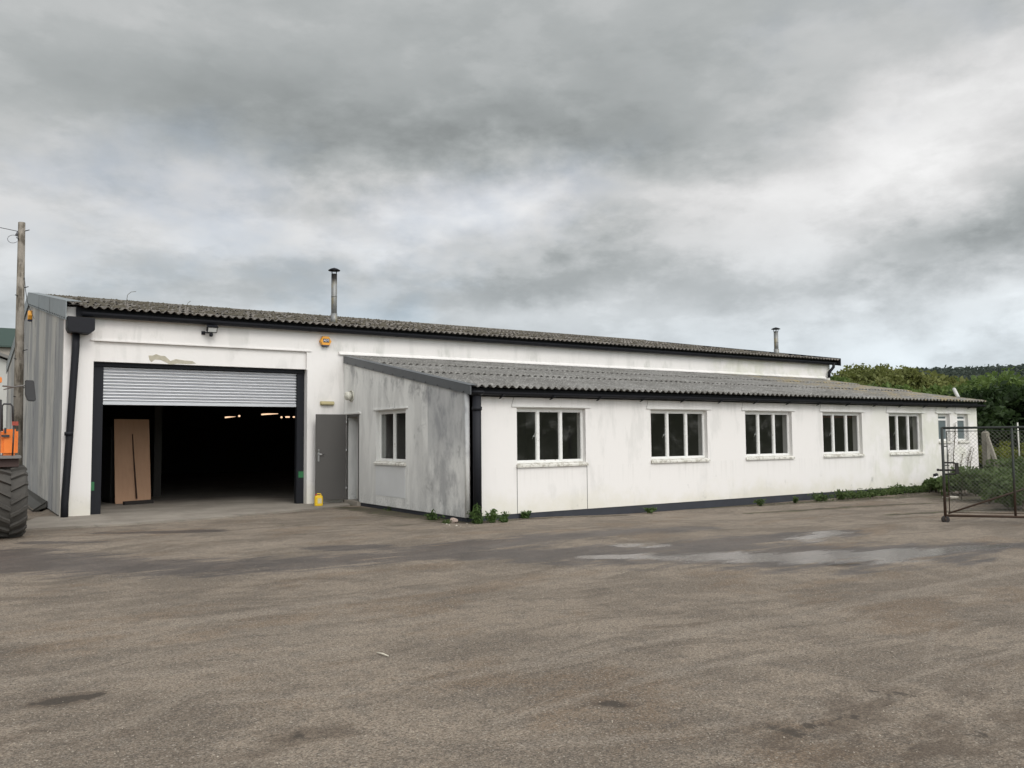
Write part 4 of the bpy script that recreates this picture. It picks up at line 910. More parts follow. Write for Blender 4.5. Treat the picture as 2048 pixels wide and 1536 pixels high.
b = MB(); pts = [at(49, 555, 1, PY-.1), at(51, 580, 1, PY+.6), at(55, 605, 1, PY+2), at(60, 618, 1, 28.3)]; pts[-1] = Vector((MX0-.04, 28.6, 5.25)); b.tube(pts, .008, 6); b.build('drop_cable', CAB, up_)

# ------------------------------------------------------------------ tractor at the left edge
RUB = plain('tyre_rubber', (.058, .054, .048), .9, var=.5, scale=6, bump=.4); ORP = plain('orange_body_paint', (.78, .20, .025), .4, var=.05, bump=.02); TBLK = plain('tractor_black', (.03, .03, .032), .5); 
TGRY = plain('tractor_grey', (.16, .155, .15), .6, var=.2)
TXc, TYc, TRr = .875, 16.95, .625
TR = empty('tractor', (TXc-.9, TYc+.6, -.035), 'orange tractor with chunky tyre and black wing mirror cut off by the left edge', 'tractor')
def tyre(cx, cy, r, wdt):
    cz = r-.04; hw = wdt/2
    b = MB(); b.lathe([(r*.55, -hw*.8), (r*.62, -hw*.95), (r*.80, -hw), (r*.89, -hw*.93), (r*.915, -hw*.72), (r*.925, 0), (r*.915, hw*.72), (r*.89, hw*.93), (r*.80, hw), (r*.62, hw*.95), (r*.55, hw*.8)], (cx, cy, cz), axis=(1, 0, 0), n=48)
    n = 17
    for k in range(n):
        for sd_ in (-1, 1):
            a0 = 2*math.pi*(k+(0 if sd_ > 0 else .5))/n
            vs = []
            # a lug sweeping from the centre line outwards
            for (uu, da, hh, wl_) in ((.0, 0, 1.0, .060), (.45, .10, 1.0, .062), (.80, .20, .985, .068), (1.02, .24, .90, .072)):
                for e in (-1, 1):
                    for lev in (0, 1):
                        a = a0+da+e*wl_*(1 if lev == 0 else .72); rr = r*(.90 if lev == 0 else hh) if uu < 1 else r*(.86 if lev == 0 else hh)
                        vs.append((cx+sd_*uu*hw, cy-rr*math.cos(a), cz+rr*math.sin(a)))
            fs = []
            for i in range(3):
                o_ = i*4; fs += [(o_+1, o_+5, o_+7, o_+3), (o_, o_+4, o_+5, o_+1), (o_+2, o_+3, o_+7, o_+6)]
            fs += [(0, 1, 3, 2), (12, 14, 15, 13)]
            b.add(vs, fs)
    wh = b.build('wheel', RUB, TR)
    c = MB(); c.lathe([(0, -.05), (r*.25, -.05), (r*.3, -.02), (r*.5, -.04), (r*.56, -hw*.7), (r*.56, hw*.7), (r*.5, .1), (r*.3, .06), (r*.2, .12), (0, .12)], (cx, cy, cz), axis=(1, 0, 0), n=32); c.build('rim', TGRY, wh)
tyre(TXc, TYc, TRr, .50); tyre(TXc-1.75, TYc, TRr, .50); tyre(TXc-.05, TYc+2.6, .62, .5); tyre(TXc-1.70, TYc+2.6, .62, .5)
def tp(px, py, Y=16.7): return at(px, py, 1, Y)
yF = 16.6
e = tp(43, 911, yF); f_ = tp(43, 917, yF)
b = MB(); b.box(e.x-.75, yF, f_.z, e.x, yF+1.0, e.z); b.build('mudguard', TGRY, TR, bevel=.006)
b = MB(); b.box(e.x-.7, yF+.1, f_.z-.14, e.x-.03, yF+.9, f_.z-.002); b.build('mudguard_skirt', plain('rust_brown_paint', (.05, .028, .024), .7), TR)
a_, c_ = tp(3, 858, yF+.25), tp(35.5, 911, yF+.25)
b = MB(); b.box(a_.x, yF+.25, e.z+.002, c_.x, yF+.75, a_.z); b.build('side_tank', ORP, TR, bevel=.04)
b = MB(); b.box(a_.x+.04, yF+.2, a_.z-.07, a_.x+.07, yF+.249, a_.z+.02); b.box(a_.x+.0, yF+.21, a_.z-.14, a_.x+.12, yF+.24, a_.z-.10); b.build('tank_latch', TBLK, TR)
b = MB(); pts = [tp(4, 862, yF+.1), tp(4, 812, yF+.1), tp(8, 808, yF+.1), tp(21, 808, yF+.1), tp(25.5, 813, yF+.1), tp(26, 846, yF+.1)]; b.tube(pts, .016, 8); b.build('handrail', TBLK, TR)
q0, q1 = tp(24, 843, yF), tp(36.5, 851, yF); b = MB(); b.box(q0.x, yF-.02, q1.z, q1.x, yF+.02, q0.z); b.box(q0.x, yF-.021, q1.z-.0, q1.x, yF-.0205, q1.z+.02); rf_ = b.build('marker_lamp', plain('red_lens', (.30, .05, .03), .3, bump=0), TR)
q0, q1 = tp(28, 851, yF), tp(25, 911, yF); b = MB(); b.tube([q0, (q1.x, yF, q1.z)], .013, 8); b.build('marker_stem', TBLK, TR)
# cab pillars, roof, bonnet (mostly off frame)
px_ = tp(5, 760, yF+.9).x
b = MB(); b.box(px_-.07, yF+.85, 1.15, px_, yF+.93, 2.35); b.box(px_-1.7, yF+.85, 1.15, px_-1.63, yF+.93, 2.35); b.box(px_-.05, yF+2.3, 1.15, px_, yF+2.4, 2.35); b.box(px_-1.7, yF+2.3, 1.15, px_-1.63, yF+2.4, 2.35); b.build('cab_frame', TBLK, TR, bevel=.008)
b = MB(); b.box(px_-1.75, yF+.75, 2.352, px_-.12, yF+2.5, 2.50); b.build('cab_roof', ORP, TR, bevel=.05)
b = MB(); b.box(px_-1.68, yF+.9, .75, px_-.06, yF+2.35, 1.148); b.build('cab_base', TBLK, TR, bevel=.02)
b = MB(); b.box(px_-1.25, yF-.7, .75, px_-.55, yF+.84, 1.45); b.build('bonnet', ORP, TR, bevel=.06)
b = MB(); b.box(px_-1.3, yF-.5, .42, px_-.5, yF+3.2, .74); b.tube([(TXc-1.7, TYc, TRr-.04), (TXc-.05, TYc, TRr-.04)], .07, 10); b.tube([(TXc-1.7, TYc+2.6, .58), (TXc-.05, TYc+2.6, .58)], .07, 10); b.build('chassis', TBLK, TR)
for (xa) in (px_-.045, px_-1.66):
    b = MB(); b.box(xa, yF+.935, 1.16, xa+.006, yF+2.295, 2.34); b.build('side_pane', GLASS, TR)
q = tp(2, 760, yF+.8); b = MB(); b.box(q.x-.06, yF+.78, q.z-.05, q.x+.015, yF+.845, q.z+.05); b.build('indicator_lamp', plain('amber_lens', (.7, .22, .03), .3, bump=0), TR, bevel=.01)
b = MB(); q0, q1, q2 = tp(6, 772, yF+.85), tp(28, 774, yF+.3), tp(56, 770, yF+.1); b.tube([q0, q1, q2], .014, 8); q3 = tp(8, 779, yF+.85); b.tube([q3, q1], .010, 8); b.build('mirror_arm', TGRY, TR)
b = MB(); hw_ = .085
ma = [tp(50, 760, yF), tp(68, 761, yF), tp(72, 800, yF), tp(70, 803, yF), tp(55, 802, yF), tp(50, 790, yF)]
b.prism([(v.x, v.z) for v in ma], yF-.02, yF+.06, 1); mr = b.build('wing_mirror', TBLK, TR, bevel=.012)

# metal hopper/chute at the foot of the gable
q0 = at(52, 990, 0, 1.95); q1 = at(90, 1006, 0, 1.95); TRM = plain('rusty_dark_metal', (.05, .048, .042), .7, var=.4)
b = MB(); ya, yb = q1.y, q0.y
b.add([(1.98, ya, .02), (1.98, yb, .05), (1.75, yb, -.10), (1.75, ya+.15, -.10), (1.99, ya, .16), (1.99, yb, .19), (1.70, yb, -.07), (1.70, ya+.15, -.07)], [(0, 1, 2, 3), (3, 2, 6, 7), (0, 3, 7, 4), (1, 5, 6, 2), (4, 5, 1, 0)])
b.tube([(1.99, ya-.01, .17), (1.70, ya+.14, -.06)], .014, 6); b.tube([(1.70, ya+.14, -.06), (1.70, yb, -.06)], .014, 6)
o = b.build('metal_trough', TRM, origin=(1.85, ya, -.1)); tag(o, 'dark bent metal trough resting against the foot of the grey gable wall', 'metal trough')

# ------------------------------------------------------------------ chain-link gate
GST = plain('rusty_brown_gate_steel', (.055, .042, .034), .75, var=.5, scale=7, bump=.4); GMESH = plain('dull_wire', (.13, .125, .11), .6, bump=0)
def m_gate(t):
    p = t.pos(); Z = t.xyz(p)[2]; n = t.noise(p, 7, 6, .7)
    c = t.mix(t.sm(t.m('ADD', Z, t.m('MULTIPLY', n, .7)), 1.2, .7), (.040, .046, .042), (.065, .038, .025)); c = t.mix(t.m('MULTIPLY', t.sm(n, .55, .7), .5), c, (.03, .028, .026))
    return {'Base Color': c, 'Roughness': .75, 'Metallic': .2, 'Normal': t.bump(n, .4, .01)}
GST = material('rusting_green_grey_gate_steel', m_gate)
g0 = at(1892, 1047, 2, -.06); top_z = at(1886, 855, 1, g0.y).z
gl0 = Vector((g0.x-.01, g0.y, 0))
qR = at(2048, 1034, 2, at(1892, 1031, 1, g0.y).z)
gd = Vector((qR.x-gl0.x, qR.y-gl0.y, 0)).normalized()
zb_ = at(1892, 1031, 1, g0.y).z
def G(s, z_, off=0): return gl0+gd*s+Vector((0, 0, z_))+Vector((-gd.y, gd.x, 0))*off
GL = 3.6
gt = empty('gate', tuple(G(0, -.06)), 'rusty chain-link gate on a small castor wheel standing open at the right edge', 'gate')
b = MB(); r_ = .023
b.tube([G(0, zb_-.03), G(0, top_z)], r_*1.1, 10); b.tube([G(0, top_z-.01), G(GL, top_z-.01)], r_, 10); b.tube([G(0, zb_), G(GL, zb_)], r_, 10); b.tube([G(GL, zb_), G(GL, top_z)], r_, 10)
b.build('frame', GST, gt)
qm = at(2027, 940, 1, g0.y); sm_ = 1.27
d_ = ray(2027, 940); # s where vertical member stands
den = (d_.x*gd.y-d_.y*gd.x); sm_ = ((d_.y*gl0.x-d_.x*gl0.y))/den if abs(den) > 1e-6 else 1.3
sm_ = abs(sm_)
b = MB(); b.tube([G(sm_, zb_), G(sm_, top_z-.02)], r_*.95, 8); b.build('middle_upright', GST, gt)
b = MB(); b.tube([G(.05, zb_+.04), G(GL*.62, zb_+.85)], r_*.7, 8); b.build('brace', GST, gt)
b = MB(); b.tube([G(.075, zb_+.05), G(.075, top_z-.07)], .010, 6); b.tube([G(.075, top_z-.07), G(GL-.05, top_z-.07)], .008, 6); b.tube([G(.075, zb_+.06), G(GL-.05, zb_+.06)], .007, 6)
for z_ in (top_z-.35, top_z-.7, zb_+.35): b.tube([G(0, z_), G(.085, z_)], .012, 6)
b.build('inner_rods', GST, gt)
b = MB(); z0m, z1m = zb_+.06, top_z-.07; hm = z1m-z0m; st = .072; s_ = -hm
def wire(a0, z0_, a1, z1_):
    o_ = (.003 if z1_ > z0_ else -.003); p0, p1 = G(a0, z0_, o_), G(a1, z1_, o_)
    n_ = Vector((0, 0, 1)).cross(gd)*.003; q_ = (p1-p0).normalized().cross(n_.normalized())*.003
    b.add([p0+n_, p0+q_, p0-n_, p1+n_, p1+q_, p1-n_], [(0, 1, 4, 3), (1, 2, 5, 4), (2, 0, 3, 5)])
slp = 1.0
while s_ < GL:
    a0, a1 = s_, s_+hm/slp; c0, c1 = max(a0, .08), min(a1, GL-.03)
    if c1 > c0:
        wire(c0, z0m+(c0-a0)*slp, c1, z0m+(c1-a0)*slp); wire(c0, z1m-(c0-a0)*slp, c1, z1m-(c1-a0)*slp)
    s_ += st
b.build('chain_link_mesh', GMESH, gt)
def gs(px): return (px-1888)/115.0
lt = MB()
def zz_(py): return at(1892, py, 1, g0.y).z
lt.tube([G(.0, zz_(925)), G(.19, zz_(925))], .018, 6); lt.tube([G(-.07, zz_(940)), G(.26, zz_(940))], .020, 8); lt.tube([G(.0, zz_(948)), G(.20, zz_(948))], .018, 6)
p0 = G(.19, zz_(948)); M_ = Matrix.Translation(p0) @ Matrix.Rotation(math.atan2(gd.y, gd.x), 4, 'Z'); lt.box(0, -.03, 0, .06, .03, .21, 0, M_); lt.box(-.30, -.035, .055, -.265, .035, .10, 0, M_)
lt.build('latch', plain('black_rusted_iron', (.02, .018, .017), .7, bump=0), gt, bevel=.004)
b = MB(); 
for o_ in (-.035, .035): b.tube([G(0, zb_-.02, 0), G(.0, .02, o_), G(0, .0, o_)], .012, 6)
b.tube([G(0, .015, -.05), G(0, .015, .05)], .012, 6); b.box(-.0, 0, 0, .001, .001, .001); b.build('castor_fork', GST, gt)
b = MB(); b.lathe([(0, -.02), (.05, -.022), (.07, -.018), (.075, 0), (.07, .018), (.05, .022), (0, .02)], G(0, .016), axis=(-gd.y, gd.x, 0), n=20); b.build('castor_wheel', plain('old_rubber', (.03, .026, .024), .8), gt)

# ------------------------------------------------------------------ vegetation
def leaves(centres, radii, per, size, seed, flat=.0, elong=1.6, sizej=.5):
    rs_ = np.random.RandomState(seed); C_ = np.asarray(centres, float); R_ = np.asarray(radii, float)
    if R_.ndim == 1: R_ = np.stack([R_, R_, R_*.85], -1)
    n = len(C_)*per; ci = np.repeat(np.arange(len(C_)), per)
    d = rs_.normal(size=(n, 3)); d /= np.linalg.norm(d, axis=1)[:, None]; rr = rs_.rand(n)**.45
    P_ = C_[ci]+d*R_[ci]*rr[:, None]*(0.9+.3*rs_.rand(n))[:, None]
    a = rs_.normal(size=(n, 3)); a[:, 2] *= (1-flat); a /= np.linalg.norm(a, axis=1)[:, None]
    bvec = np.cross(a, rs_.normal(size=(n, 3))); bvec /= np.linalg.norm(bvec, axis=1)[:, None]
    s_ = size*(1-sizej+2*sizej*rs_.rand(n))[:, None]; a = a*s_*elong/2; bb = bvec*s_/2
    V_ = np.stack([P_-a, P_+bb*.9, P_+a, P_-bb*.9], 1).reshape(-1, 3); F_ = np.arange(n*4).reshape(-1, 4)
    return V_, F_
def crown_centres(c, rx, ry, rz, n, seed, low=-.5):
    rs_ = np.random.RandomState(seed); out = []
    while len(out) < n:
        d = rs_.normal(size=3); d /= np.linalg.norm(d)
        if d[2] < low: continue
        r__ = .55+.45*rs_.rand()**.5; out.append((c[0]+d[0]*rx*r__, c[1]+d[1]*ry*r__, c[2]+d[2]*rz*r__))
    return np.array(out)
def tree(x, y, h, rad, mat, seed, label, name='tree', cat='tree', group='broadleaf trees behind the annexe', nc=60, per=110, ls=.30, trunk=True, low=-.5, zb=None):
    z0 = float(gz(x, y)) if zb is None else zb
    o = empty(name, (x, y, z0), label, cat, group); rs_ = np.random.RandomState(seed)
    cz = z0+h-rad*.95 if h > rad*1.6 else z0+h*.5; rz = h-(cz-z0)
    cc = crown_centres((x, y, cz), rad*.85, rad*.85, max(.3, rz-rad*.16), nc, seed, low); rr = rad*(.16+.16*rs_.rand(nc))
    V_, F_ = leaves(cc, rr, per, ls, seed+1); cr = npmesh('crown', V_, F_, mat, o)
    b = MB(); tr = max(.1, rad*.07); b.tube([(x, y, z0-.2), (x+.1, y, z0+(cz-z0)*.6), (x, y+.1, cz)], [tr*1.3, tr, tr*.6], 8)
    for k in range(6):
        q_ = cc[rs_.randint(nc)]; b.tube([(x+.05, y, z0+(cz-z0)*(.5+.4*rs_.rand())), ((x+q_[0])/2, (y+q_[1])/2, (cz+q_[2])/2), tuple(q_)], [tr*.55, tr*.35, tr*.12], 5)
    b.build('trunk', BARK, o); return o
def pol(px, dist):
    d = ray(px, 800); d = Vector((d.x, d.y, 0)).normalized(); return d.x*dist, d.y*dist
def top_h(px, py, dist):
    d = ray(px, py); return H+d.z/math.hypot(d.x, d.y)*dist
GR = 'broadleaf trees behind the annexe'
specs = [(1672, 756, 62, 1.3, LEAF_MID, 'small scrubby tree just right of the far end of the upper roof'),
         (1722, 724, 85, 4.6, LEAF_OLIVE, 'tallest rounded olive tree, first to the right of the upper roof'),
         (1768, 727, 92, 4.0, LEAF_OLIVE, 'olive tree right of the tallest rounded one, against the sky'),
         (1815, 738, 80, 4.0, LEAF_OLIVE, 'broad olive tree above the annexe roof in front of the wooded hill'),
         (1862, 746, 84, 4.2, LEAF_OLIVE, 'rounded olive tree standing against the dark wooded hill'),
         (1905, 757, 88, 4.0, LEAF_OLIVE, 'lower olive tree beside the gap showing the pale field'),
         (1770, 765, 60, 3.0, LEAF_MID, 'dull green bush tree directly above the annexe roof slope'),
         (1830, 775, 58, 2.8, LEAF_MID, 'green bush tree low over the annexe roof, left of the leaning pipe'),
         (1890, 772, 56, 3.0, LEAF_MID, 'fresh green bush tree just left of the leaning roof pipe'),
         (1700, 757, 70, 2.6, LEAF_OLIVE, 'low dark olive tree at the foot of the tallest tree')]
for i, (px, py, d_, rad, m, lab) in enumerate(specs):
    x_, y_ = pol(px, d_); tree(x_, y_, top_h(px, py, d_)-float(gz(x_, y_)), rad, m, 40+i, lab, nc=80, per=200, ls=.24)
hs = [(1975, 757, 44, 3.0, LEAF_MID, 'bright green hedgerow tree above the far corner of the annexe'), (2012, 742, 42, 3.0, LEAF_MID, 'tall hedgerow tree near the right edge, second from the corner'), (2062, 732, 40, 3.2, LEAF_MID, 'tallest hedgerow tree cut off by the right edge')]
for i, (px, py, d_, rad, m, lab) in enumerate(hs):
    x_, y_ = pol(px, d_); tree(x_, y_, top_h(px, py, d_), rad, m, 70+i, lab, nc=90, per=200, ls=.14, name='hedgerow_tree', group='hedgerow trees behind the gate')
# dark tall hedge: three big shrubs
for i, (px, py, d_, rad, lab) in enumerate([(1962, 792, 37, 1.8, 'dark overgrown hedge shrub right against the far annexe corner'), (2000, 782, 36, 2.2, 'dense dark hedge shrub above the gate mesh'), (2045, 776, 35, 2.4, 'dense dark hedge shrub at the right edge above the gate'), (1930, 800, 40, 1.8, 'dark hedge shrub just above the end of the annexe roof')]):
    x_, y_ = pol(px, d_); hh = top_h(px, py, d_)
    o = empty('hedge_shrub', (x_, y_, float(gz(x_, y_))), lab, 'hedge shrub', 'dark hedge shrubs beyond the annexe'); cc = crown_centres((x_, y_, hh*.5), rad, rad, hh*.52, 110, 90+i, -1)
    V_, F_ = leaves(cc, np.full(110, .5), 110, .13, 95+i); npmesh('foliage', V_, F_, LEAF_DARK, o)
    b = MB(); b.tube([(x_, y_, -.2), (x_, y_, hh*.6)], [.12, .05], 7); b.build('stem', BARK, o)
# low growth behind the gate
def patch(name, pts, mat, label, cat, seed, ls, per=140, rad=.28, group=None, kind=None):
    x_, y_ = pts[0][:2]; o = empty(name, (x_, y_, 0), label, cat, group)
    if kind: o['kind'] = kind
    cc = []; rs_ = np.random.RandomState(seed)
    for (x_, y_, z_, r__) in pts:
        for k in range(9): cc.append((x_+rs_.normal()*r__*.5, y_+rs_.normal()*r__*.5, max(.05, z_*(.35+.6*rs_.rand()))))
    V_, F_ = leaves(np.array(cc), np.full(len(cc), rad), per, ls, seed); npmesh('foliage', V_, F_, mat, o)
    b = MB()
    for k in range(0, len(cc), 3):
        c_ = cc[k]; b.tube([(c_[0]+rs_.normal()*.08, c_[1]+rs_.normal()*.08, -.1), (c_[0], c_[1], c_[2]+rad*.6)], [.012, .005], 5)
    b.build('stems', DRY, o); return o
def sc_pts(lst, dst_zero=True):
    out = []
    for (px, pyb, pyt, r__) in lst:
        g_ = at(px, pyb, 2, -.08); tp_ = at(px, pyt, 1, g_.y); out.append((g_.x, g_.y+.2, max(.1, tp_.z), r__))
    return out
patch('bramble', sc_pts([(1985, 1003, 945, .5), (2015, 1010, 950, .5), (2045, 1018, 955, .5), (2075, 1025, 960, .5)]), LEAF_NET, 'bright green bramble patch spilling onto the yard behind the gate mesh', 'bramble patch', 201, .075, group='low scrub behind the gate')
patch('bramble', sc_pts([(1960, 990, 950, .5), (1990, 985, 930, .6), (2030, 985, 925, .6), (2065, 990, 925, .6)]), LEAF_NET, 'bramble patch set back beside the far annexe corner', 'bramble patch', 202, .075, group='low scrub behind the gate')
patch('weed_clump', sc_pts([(1880, 982, 966, .3), (1900, 984, 962, .3), (1920, 986, 958, .35), (1942, 988, 955, .35)]), LEAF_NET, 'low nettle clump at the foot of the far annexe wall', 'weed clump', 203, .06, per=110, rad=.16, group='low scrub behind the gate')
patch('yellow_shrub', sc_pts([(2000, 972, 893, .5), (2025, 970, 886, .6), (2055, 970, 890, .6)]), LEAF_YEL, 'yellow-green shrub behind the gate mesh near the right edge', 'shrub', 204, .07, per=90, rad=.26)
patch('dark_shrub', [(x_, y_+1.2, 1.3, .6) for x_, y_, z_, r__ in sc_pts([(1985, 960, 880, .5), (2030, 960, 880, .5), (2070, 960, 880, .5)])], LEAF_DARK, 'dark scrub behind the yellow-green shrub, seen through the mesh', 'shrub', 205, .09, rad=.3)
# weeds
def weed(px, py, h, seed, label, mat=LEAF_BRIGHT, spread=.14, stems=6, ls=.05, name='weed', per=16, grp='weeds along the annexe wall'):
    h *= .8 if px > 1100 else 1
    g_ = at(px, py, 2, -.07); rs_ = np.random.RandomState(seed); o = empty(name, (g_.x, g_.y, -.07), label, 'weed', grp)
    b = MB(); V_ = []; cc = []
    for k in range(stems):
        a = rs_.rand()*6.28; q_ = rs_.rand(); tip = Vector((g_.x+spread*q_*math.cos(a), g_.y+spread*q_*math.sin(a)*.7, -.07+h*(1-.5*q_)))
        b.tube([(g_.x+.02*math.cos(a), g_.y+.02*math.sin(a), -.08), ((g_.x+tip.x)/2, (g_.y+tip.y)/2, (tip.z-.0)*.55), tip], [.006, .004, .002], 5)
        for s_ in np.linspace(.1, 1, 5): cc.append((g_.x+(tip.x-g_.x)*s_, g_.y+(tip.y-g_.y)*s_, -.07+(tip.z+.07)*s_))
    b.build('stem', DRY if mat is DRY else LEAF_NET, o)
    V_, F_ = leaves(np.array(cc), np.full(len(cc), .03+spread*.12), max(3, per//3), ls*.62, seed, elong=2.4); npmesh('leaves', V_, F_, mat, o); return o
weed(866, 1043, .20, 301, 'small leafy weed at the foot of the grey side wall, left of the corner pipe', spread=.24, stems=9, per=12)
weed(955, 1051, .36, 302, 'tallest green weed just right of the black corner downpipe', spread=.26, stems=12, per=18)
weed(985, 1049, .28, 303, 'second green weed to the right of the corner downpipe', spread=.2, stems=10)
weed(1010, 1048, .22, 304, 'third green weed, below the left joint line under the first window', spread=.16, stems=8)
weed(1052, 1040, .20, 305, 'lone small weed below the first three-light window', spread=.16, stems=7)
weed(1300, 1024, .13, 306, 'tiny weed at the plinth below the second window', spread=.16, stems=5)
weed(1521, 1009, .16, 307, 'small weed at the plinth below the third window', spread=.18, stems=6, mat=LEAF_NET)
weed(1590, 1003, .13, 308, 'tiny weed at the plinth between third and fourth windows', spread=.15, stems=5, mat=LEAF_NET)
weed(1680, 996, .22, 309, 'spreading weed at the plinth below the fourth window', spread=.5, stems=14, mat=LEAF_NET)
weed(1740, 991, .22, 310, 'ragged weed at the plinth right of the fourth window', spread=.5, stems=14, mat=LEAF_NET)
weed(1800, 985, .25, 311, 'bushier weed at the plinth below the fifth window', spread=.6, stems=16, mat=LEAF_NET)
weed(1850, 981, .22, 312, 'weed at the far end of the dark plinth by the broken pipe', spread=.5, stems=12, mat=LEAF_NET)
for i_, (px_, py_) in enumerate([(1640, 999), (1702, 994), (1722, 992.5), (1762, 989), (1782, 987), (1822, 983.5), (1838, 982)]):
    weed(px_, py_, .15, 330+i_, 'low weeds along the dark plinth under the far windows', spread=.7, stems=16, mat=LEAF_NET, per=12)
weed(728, 1006, .18, 313, 'small dark weed beside the doorstep', spread=.15, stems=6, mat=LEAF_NET, per=8)
weed(778, 1024, .12, 314, 'low moss and weed at the middle of the side wall', spread=.35, stems=8, mat=LEAF_NET, per=8, ls=.035)
weed(895, 1050, .10, 315, 'straggly weed beside the stone at the corner', spread=.2, stems=6, mat=LEAF_NET, ls=.035)
# dead climbers on the far wall
def climber(pts, label, seed, dn=26, ls=.05):
    P_ = [at(px, py, 1, LY-.06) for px, py in pts]; o = empty('dead_climber', tuple(P_[0]), label, 'climber', 'dead climbers on the far wall')
    b = MB(); b.tube(P_, [.012]*(len(P_)-1)+[.004], 5); b.build('stem', DRY, o)
    cc = []
    for i in range(len(P_)-1):
        for s_ in np.linspace(0, 1, 7): cc.append(tuple(P_[i].lerp(P_[i+1], s_)))
    V_, F_ = leaves(np.array(cc), np.full(len(cc), .035), max(3, dn//6), ls*.6, seed); npmesh('leaves', V_, F_, DARKL, o)
DARKL = leaf_mat('withered_leaves', (.09, .085, .055), (.14, .12, .08), (.09, .10, .05), 6)
climber([(1908, 962), (1907, 910), (1910, 870), (1911, 845)], 'tall dead climber stem running up between the two small windows', 401)
climber([(1897, 962), (1896, 930), (1897, 900)], 'short dead climber close behind the gate stile', 402)
climber([(1923, 958), (1921, 930), (1927, 905)], 'thin dead stalk left of the pair under the last window', 403, 18)
climber([(1933, 958), (1936, 920), (1942, 895)], 'leaning dead stalk below the last small window', 404, 30)
climber([(1939, 955), (1941, 925), (1947, 898)], 'outermost dead stalk near the far wall corner', 405, 24)

# concrete post with raking strut
CON = plain('lichened_concrete', (.20, .185, .15), .9, var=.3, scale=6, bump=.5)
g_ = at(1968, 965, 2, -.1)
post_y = 12.8; t0 = at(1972, 862, 1, post_y)
fp = empty('concrete_fence_post', (t0.x, post_y, -.1), 'lichened concrete fence post with a raking strut beyond the annexe corner', 'fence post')
b = MB(); b.box(t0.x-.13, post_y-.07, -.2, t0.x+.05, post_y+.07, t0.z-.05); b.add([(t0.x-.13, post_y-.07, t0.z-.05), (t0.x+.05, post_y-.07, t0.z-.05), (t0.x+.05, post_y+.07, t0.z-.05), (t0.x-.13, post_y+.07, t0.z-.05), (t0.x-.02, post_y, t0.z+.04)], [(0, 1, 4), (1, 2, 4), (2, 3, 4), (3, 0, 4)]); b.build('post', CON, fp)
s1_ = at(1997, 918, 1, post_y-.6)
b = MB(); b.tube([(t0.x+.02, post_y, t0.z-.12), (s1_.x, post_y-.5, s1_.z), (s1_.x+(s1_.x-t0.x)*.9, post_y-.95, -.1)], .06, 4, smooth=False); b.build('strut', CON, fp)
q0, q1 = at(2035, 845, 1, 12), at(2041, 950, 1, 12)
b = MB(); b.tube([q0, (q1.x, 12, max(q1.z, -.1))], .02, 8); o = b.build('marker_stake', plain('pale_stake', (.55, .55, .5), .6), origin=tuple(q1)); tag(o, 'thin pale stake standing in the scrub near the right edge', 'stake')
# broken white pipe, stone, twig
q0, q1 = at(1862, 971, 1, LY-.12), at(1872, 952, 1, LY-.03)
o = empty('broken_pipe', tuple(q0), 'broken white pipe end leaning at the far end of the plinth', 'pipe'); b = MB(); b.tube([q0, q1], .045, 10); b.build('pipe_stub', WHT, o); b = MB(); b.tube([q1+Vector((-.1, 0, .02)), q1+Vector((.05, 0, .04))], .05, 10); b.build('collar', BLACK, o)
def rock(px, py, r, label, mat, seed, sx=1.0):
    g_ = at(px, py, 2, -.05); bm = bmesh.new(); bmesh.ops.create_icosphere(bm, subdivisions=2, radius=r); rs_ = np.random.RandomState(seed)
    for v in bm.verts: v.co *= .8+.35*rs_.rand(); v.co.x *= sx; v.co.z = v.co.z*.8
    me = bpy.data.meshes.new('stone'); bm.to_mesh(me); bm.free(); me.materials.append(mat); o = bpy.data.objects.new('stone', me); COL.objects.link(o); o.location = (g_.x, g_.y, -.05+r*.5); tag(o, label, 'stone', 'loose stones at the annexe corner'); return o
STN = plain('pinkish_stone', (.34, .27, .23), .9, var=.2); STW = plain('pale_rubble', (.45, .42, .36), .9)
rock(907, 1047, .085, 'largest pinkish stone left of the black corner downpipe', STN, 1)
for i, (px, py, r_, lab) in enumerate([(893, 1050, .022, 'small pale stone left of the large pinkish one'), (899, 1052, .02, 'pale chip in front left of the pinkish stone'), (913, 1053, .024, 'pale chip in front right of the pinkish stone'), (921, 1054, .016, 'tiny chip nearest the downpipe foot'), (886, 1049, .015, 'tiny chip furthest left of the stones'), (934, 1049, .018, 'chip at the foot of the corner downpipe')]): rock(px, py, r_, lab, STW, 5+i)
q0, q1 = at(754, 1305, 2, -.025), at(777, 1312, 2, -.025); b = MB(); b.tube([q0, q0.lerp(q1, .5)+Vector((0, 0, .004)), q1], [.004, .006, .003], 6)
o = b.build('twig', plain('peeled_wood', (.62, .58, .48), .7, bump=0), origin=tuple(q0)); tag(o, 'pale peeled twig lying on the tarmac in the foreground', 'twig')
q0 = at(1900, 992, 2, -.05); b = MB(); b.box(q0.x-.15, q0.y-.12, -.1, q0.x+.2, q0.y+.12, -.06); o = b.build('rubble_slab', STW, origin=tuple(q0)); tag(o, 'flat pale slab fragment on the soil behind the gate', 'rubble')
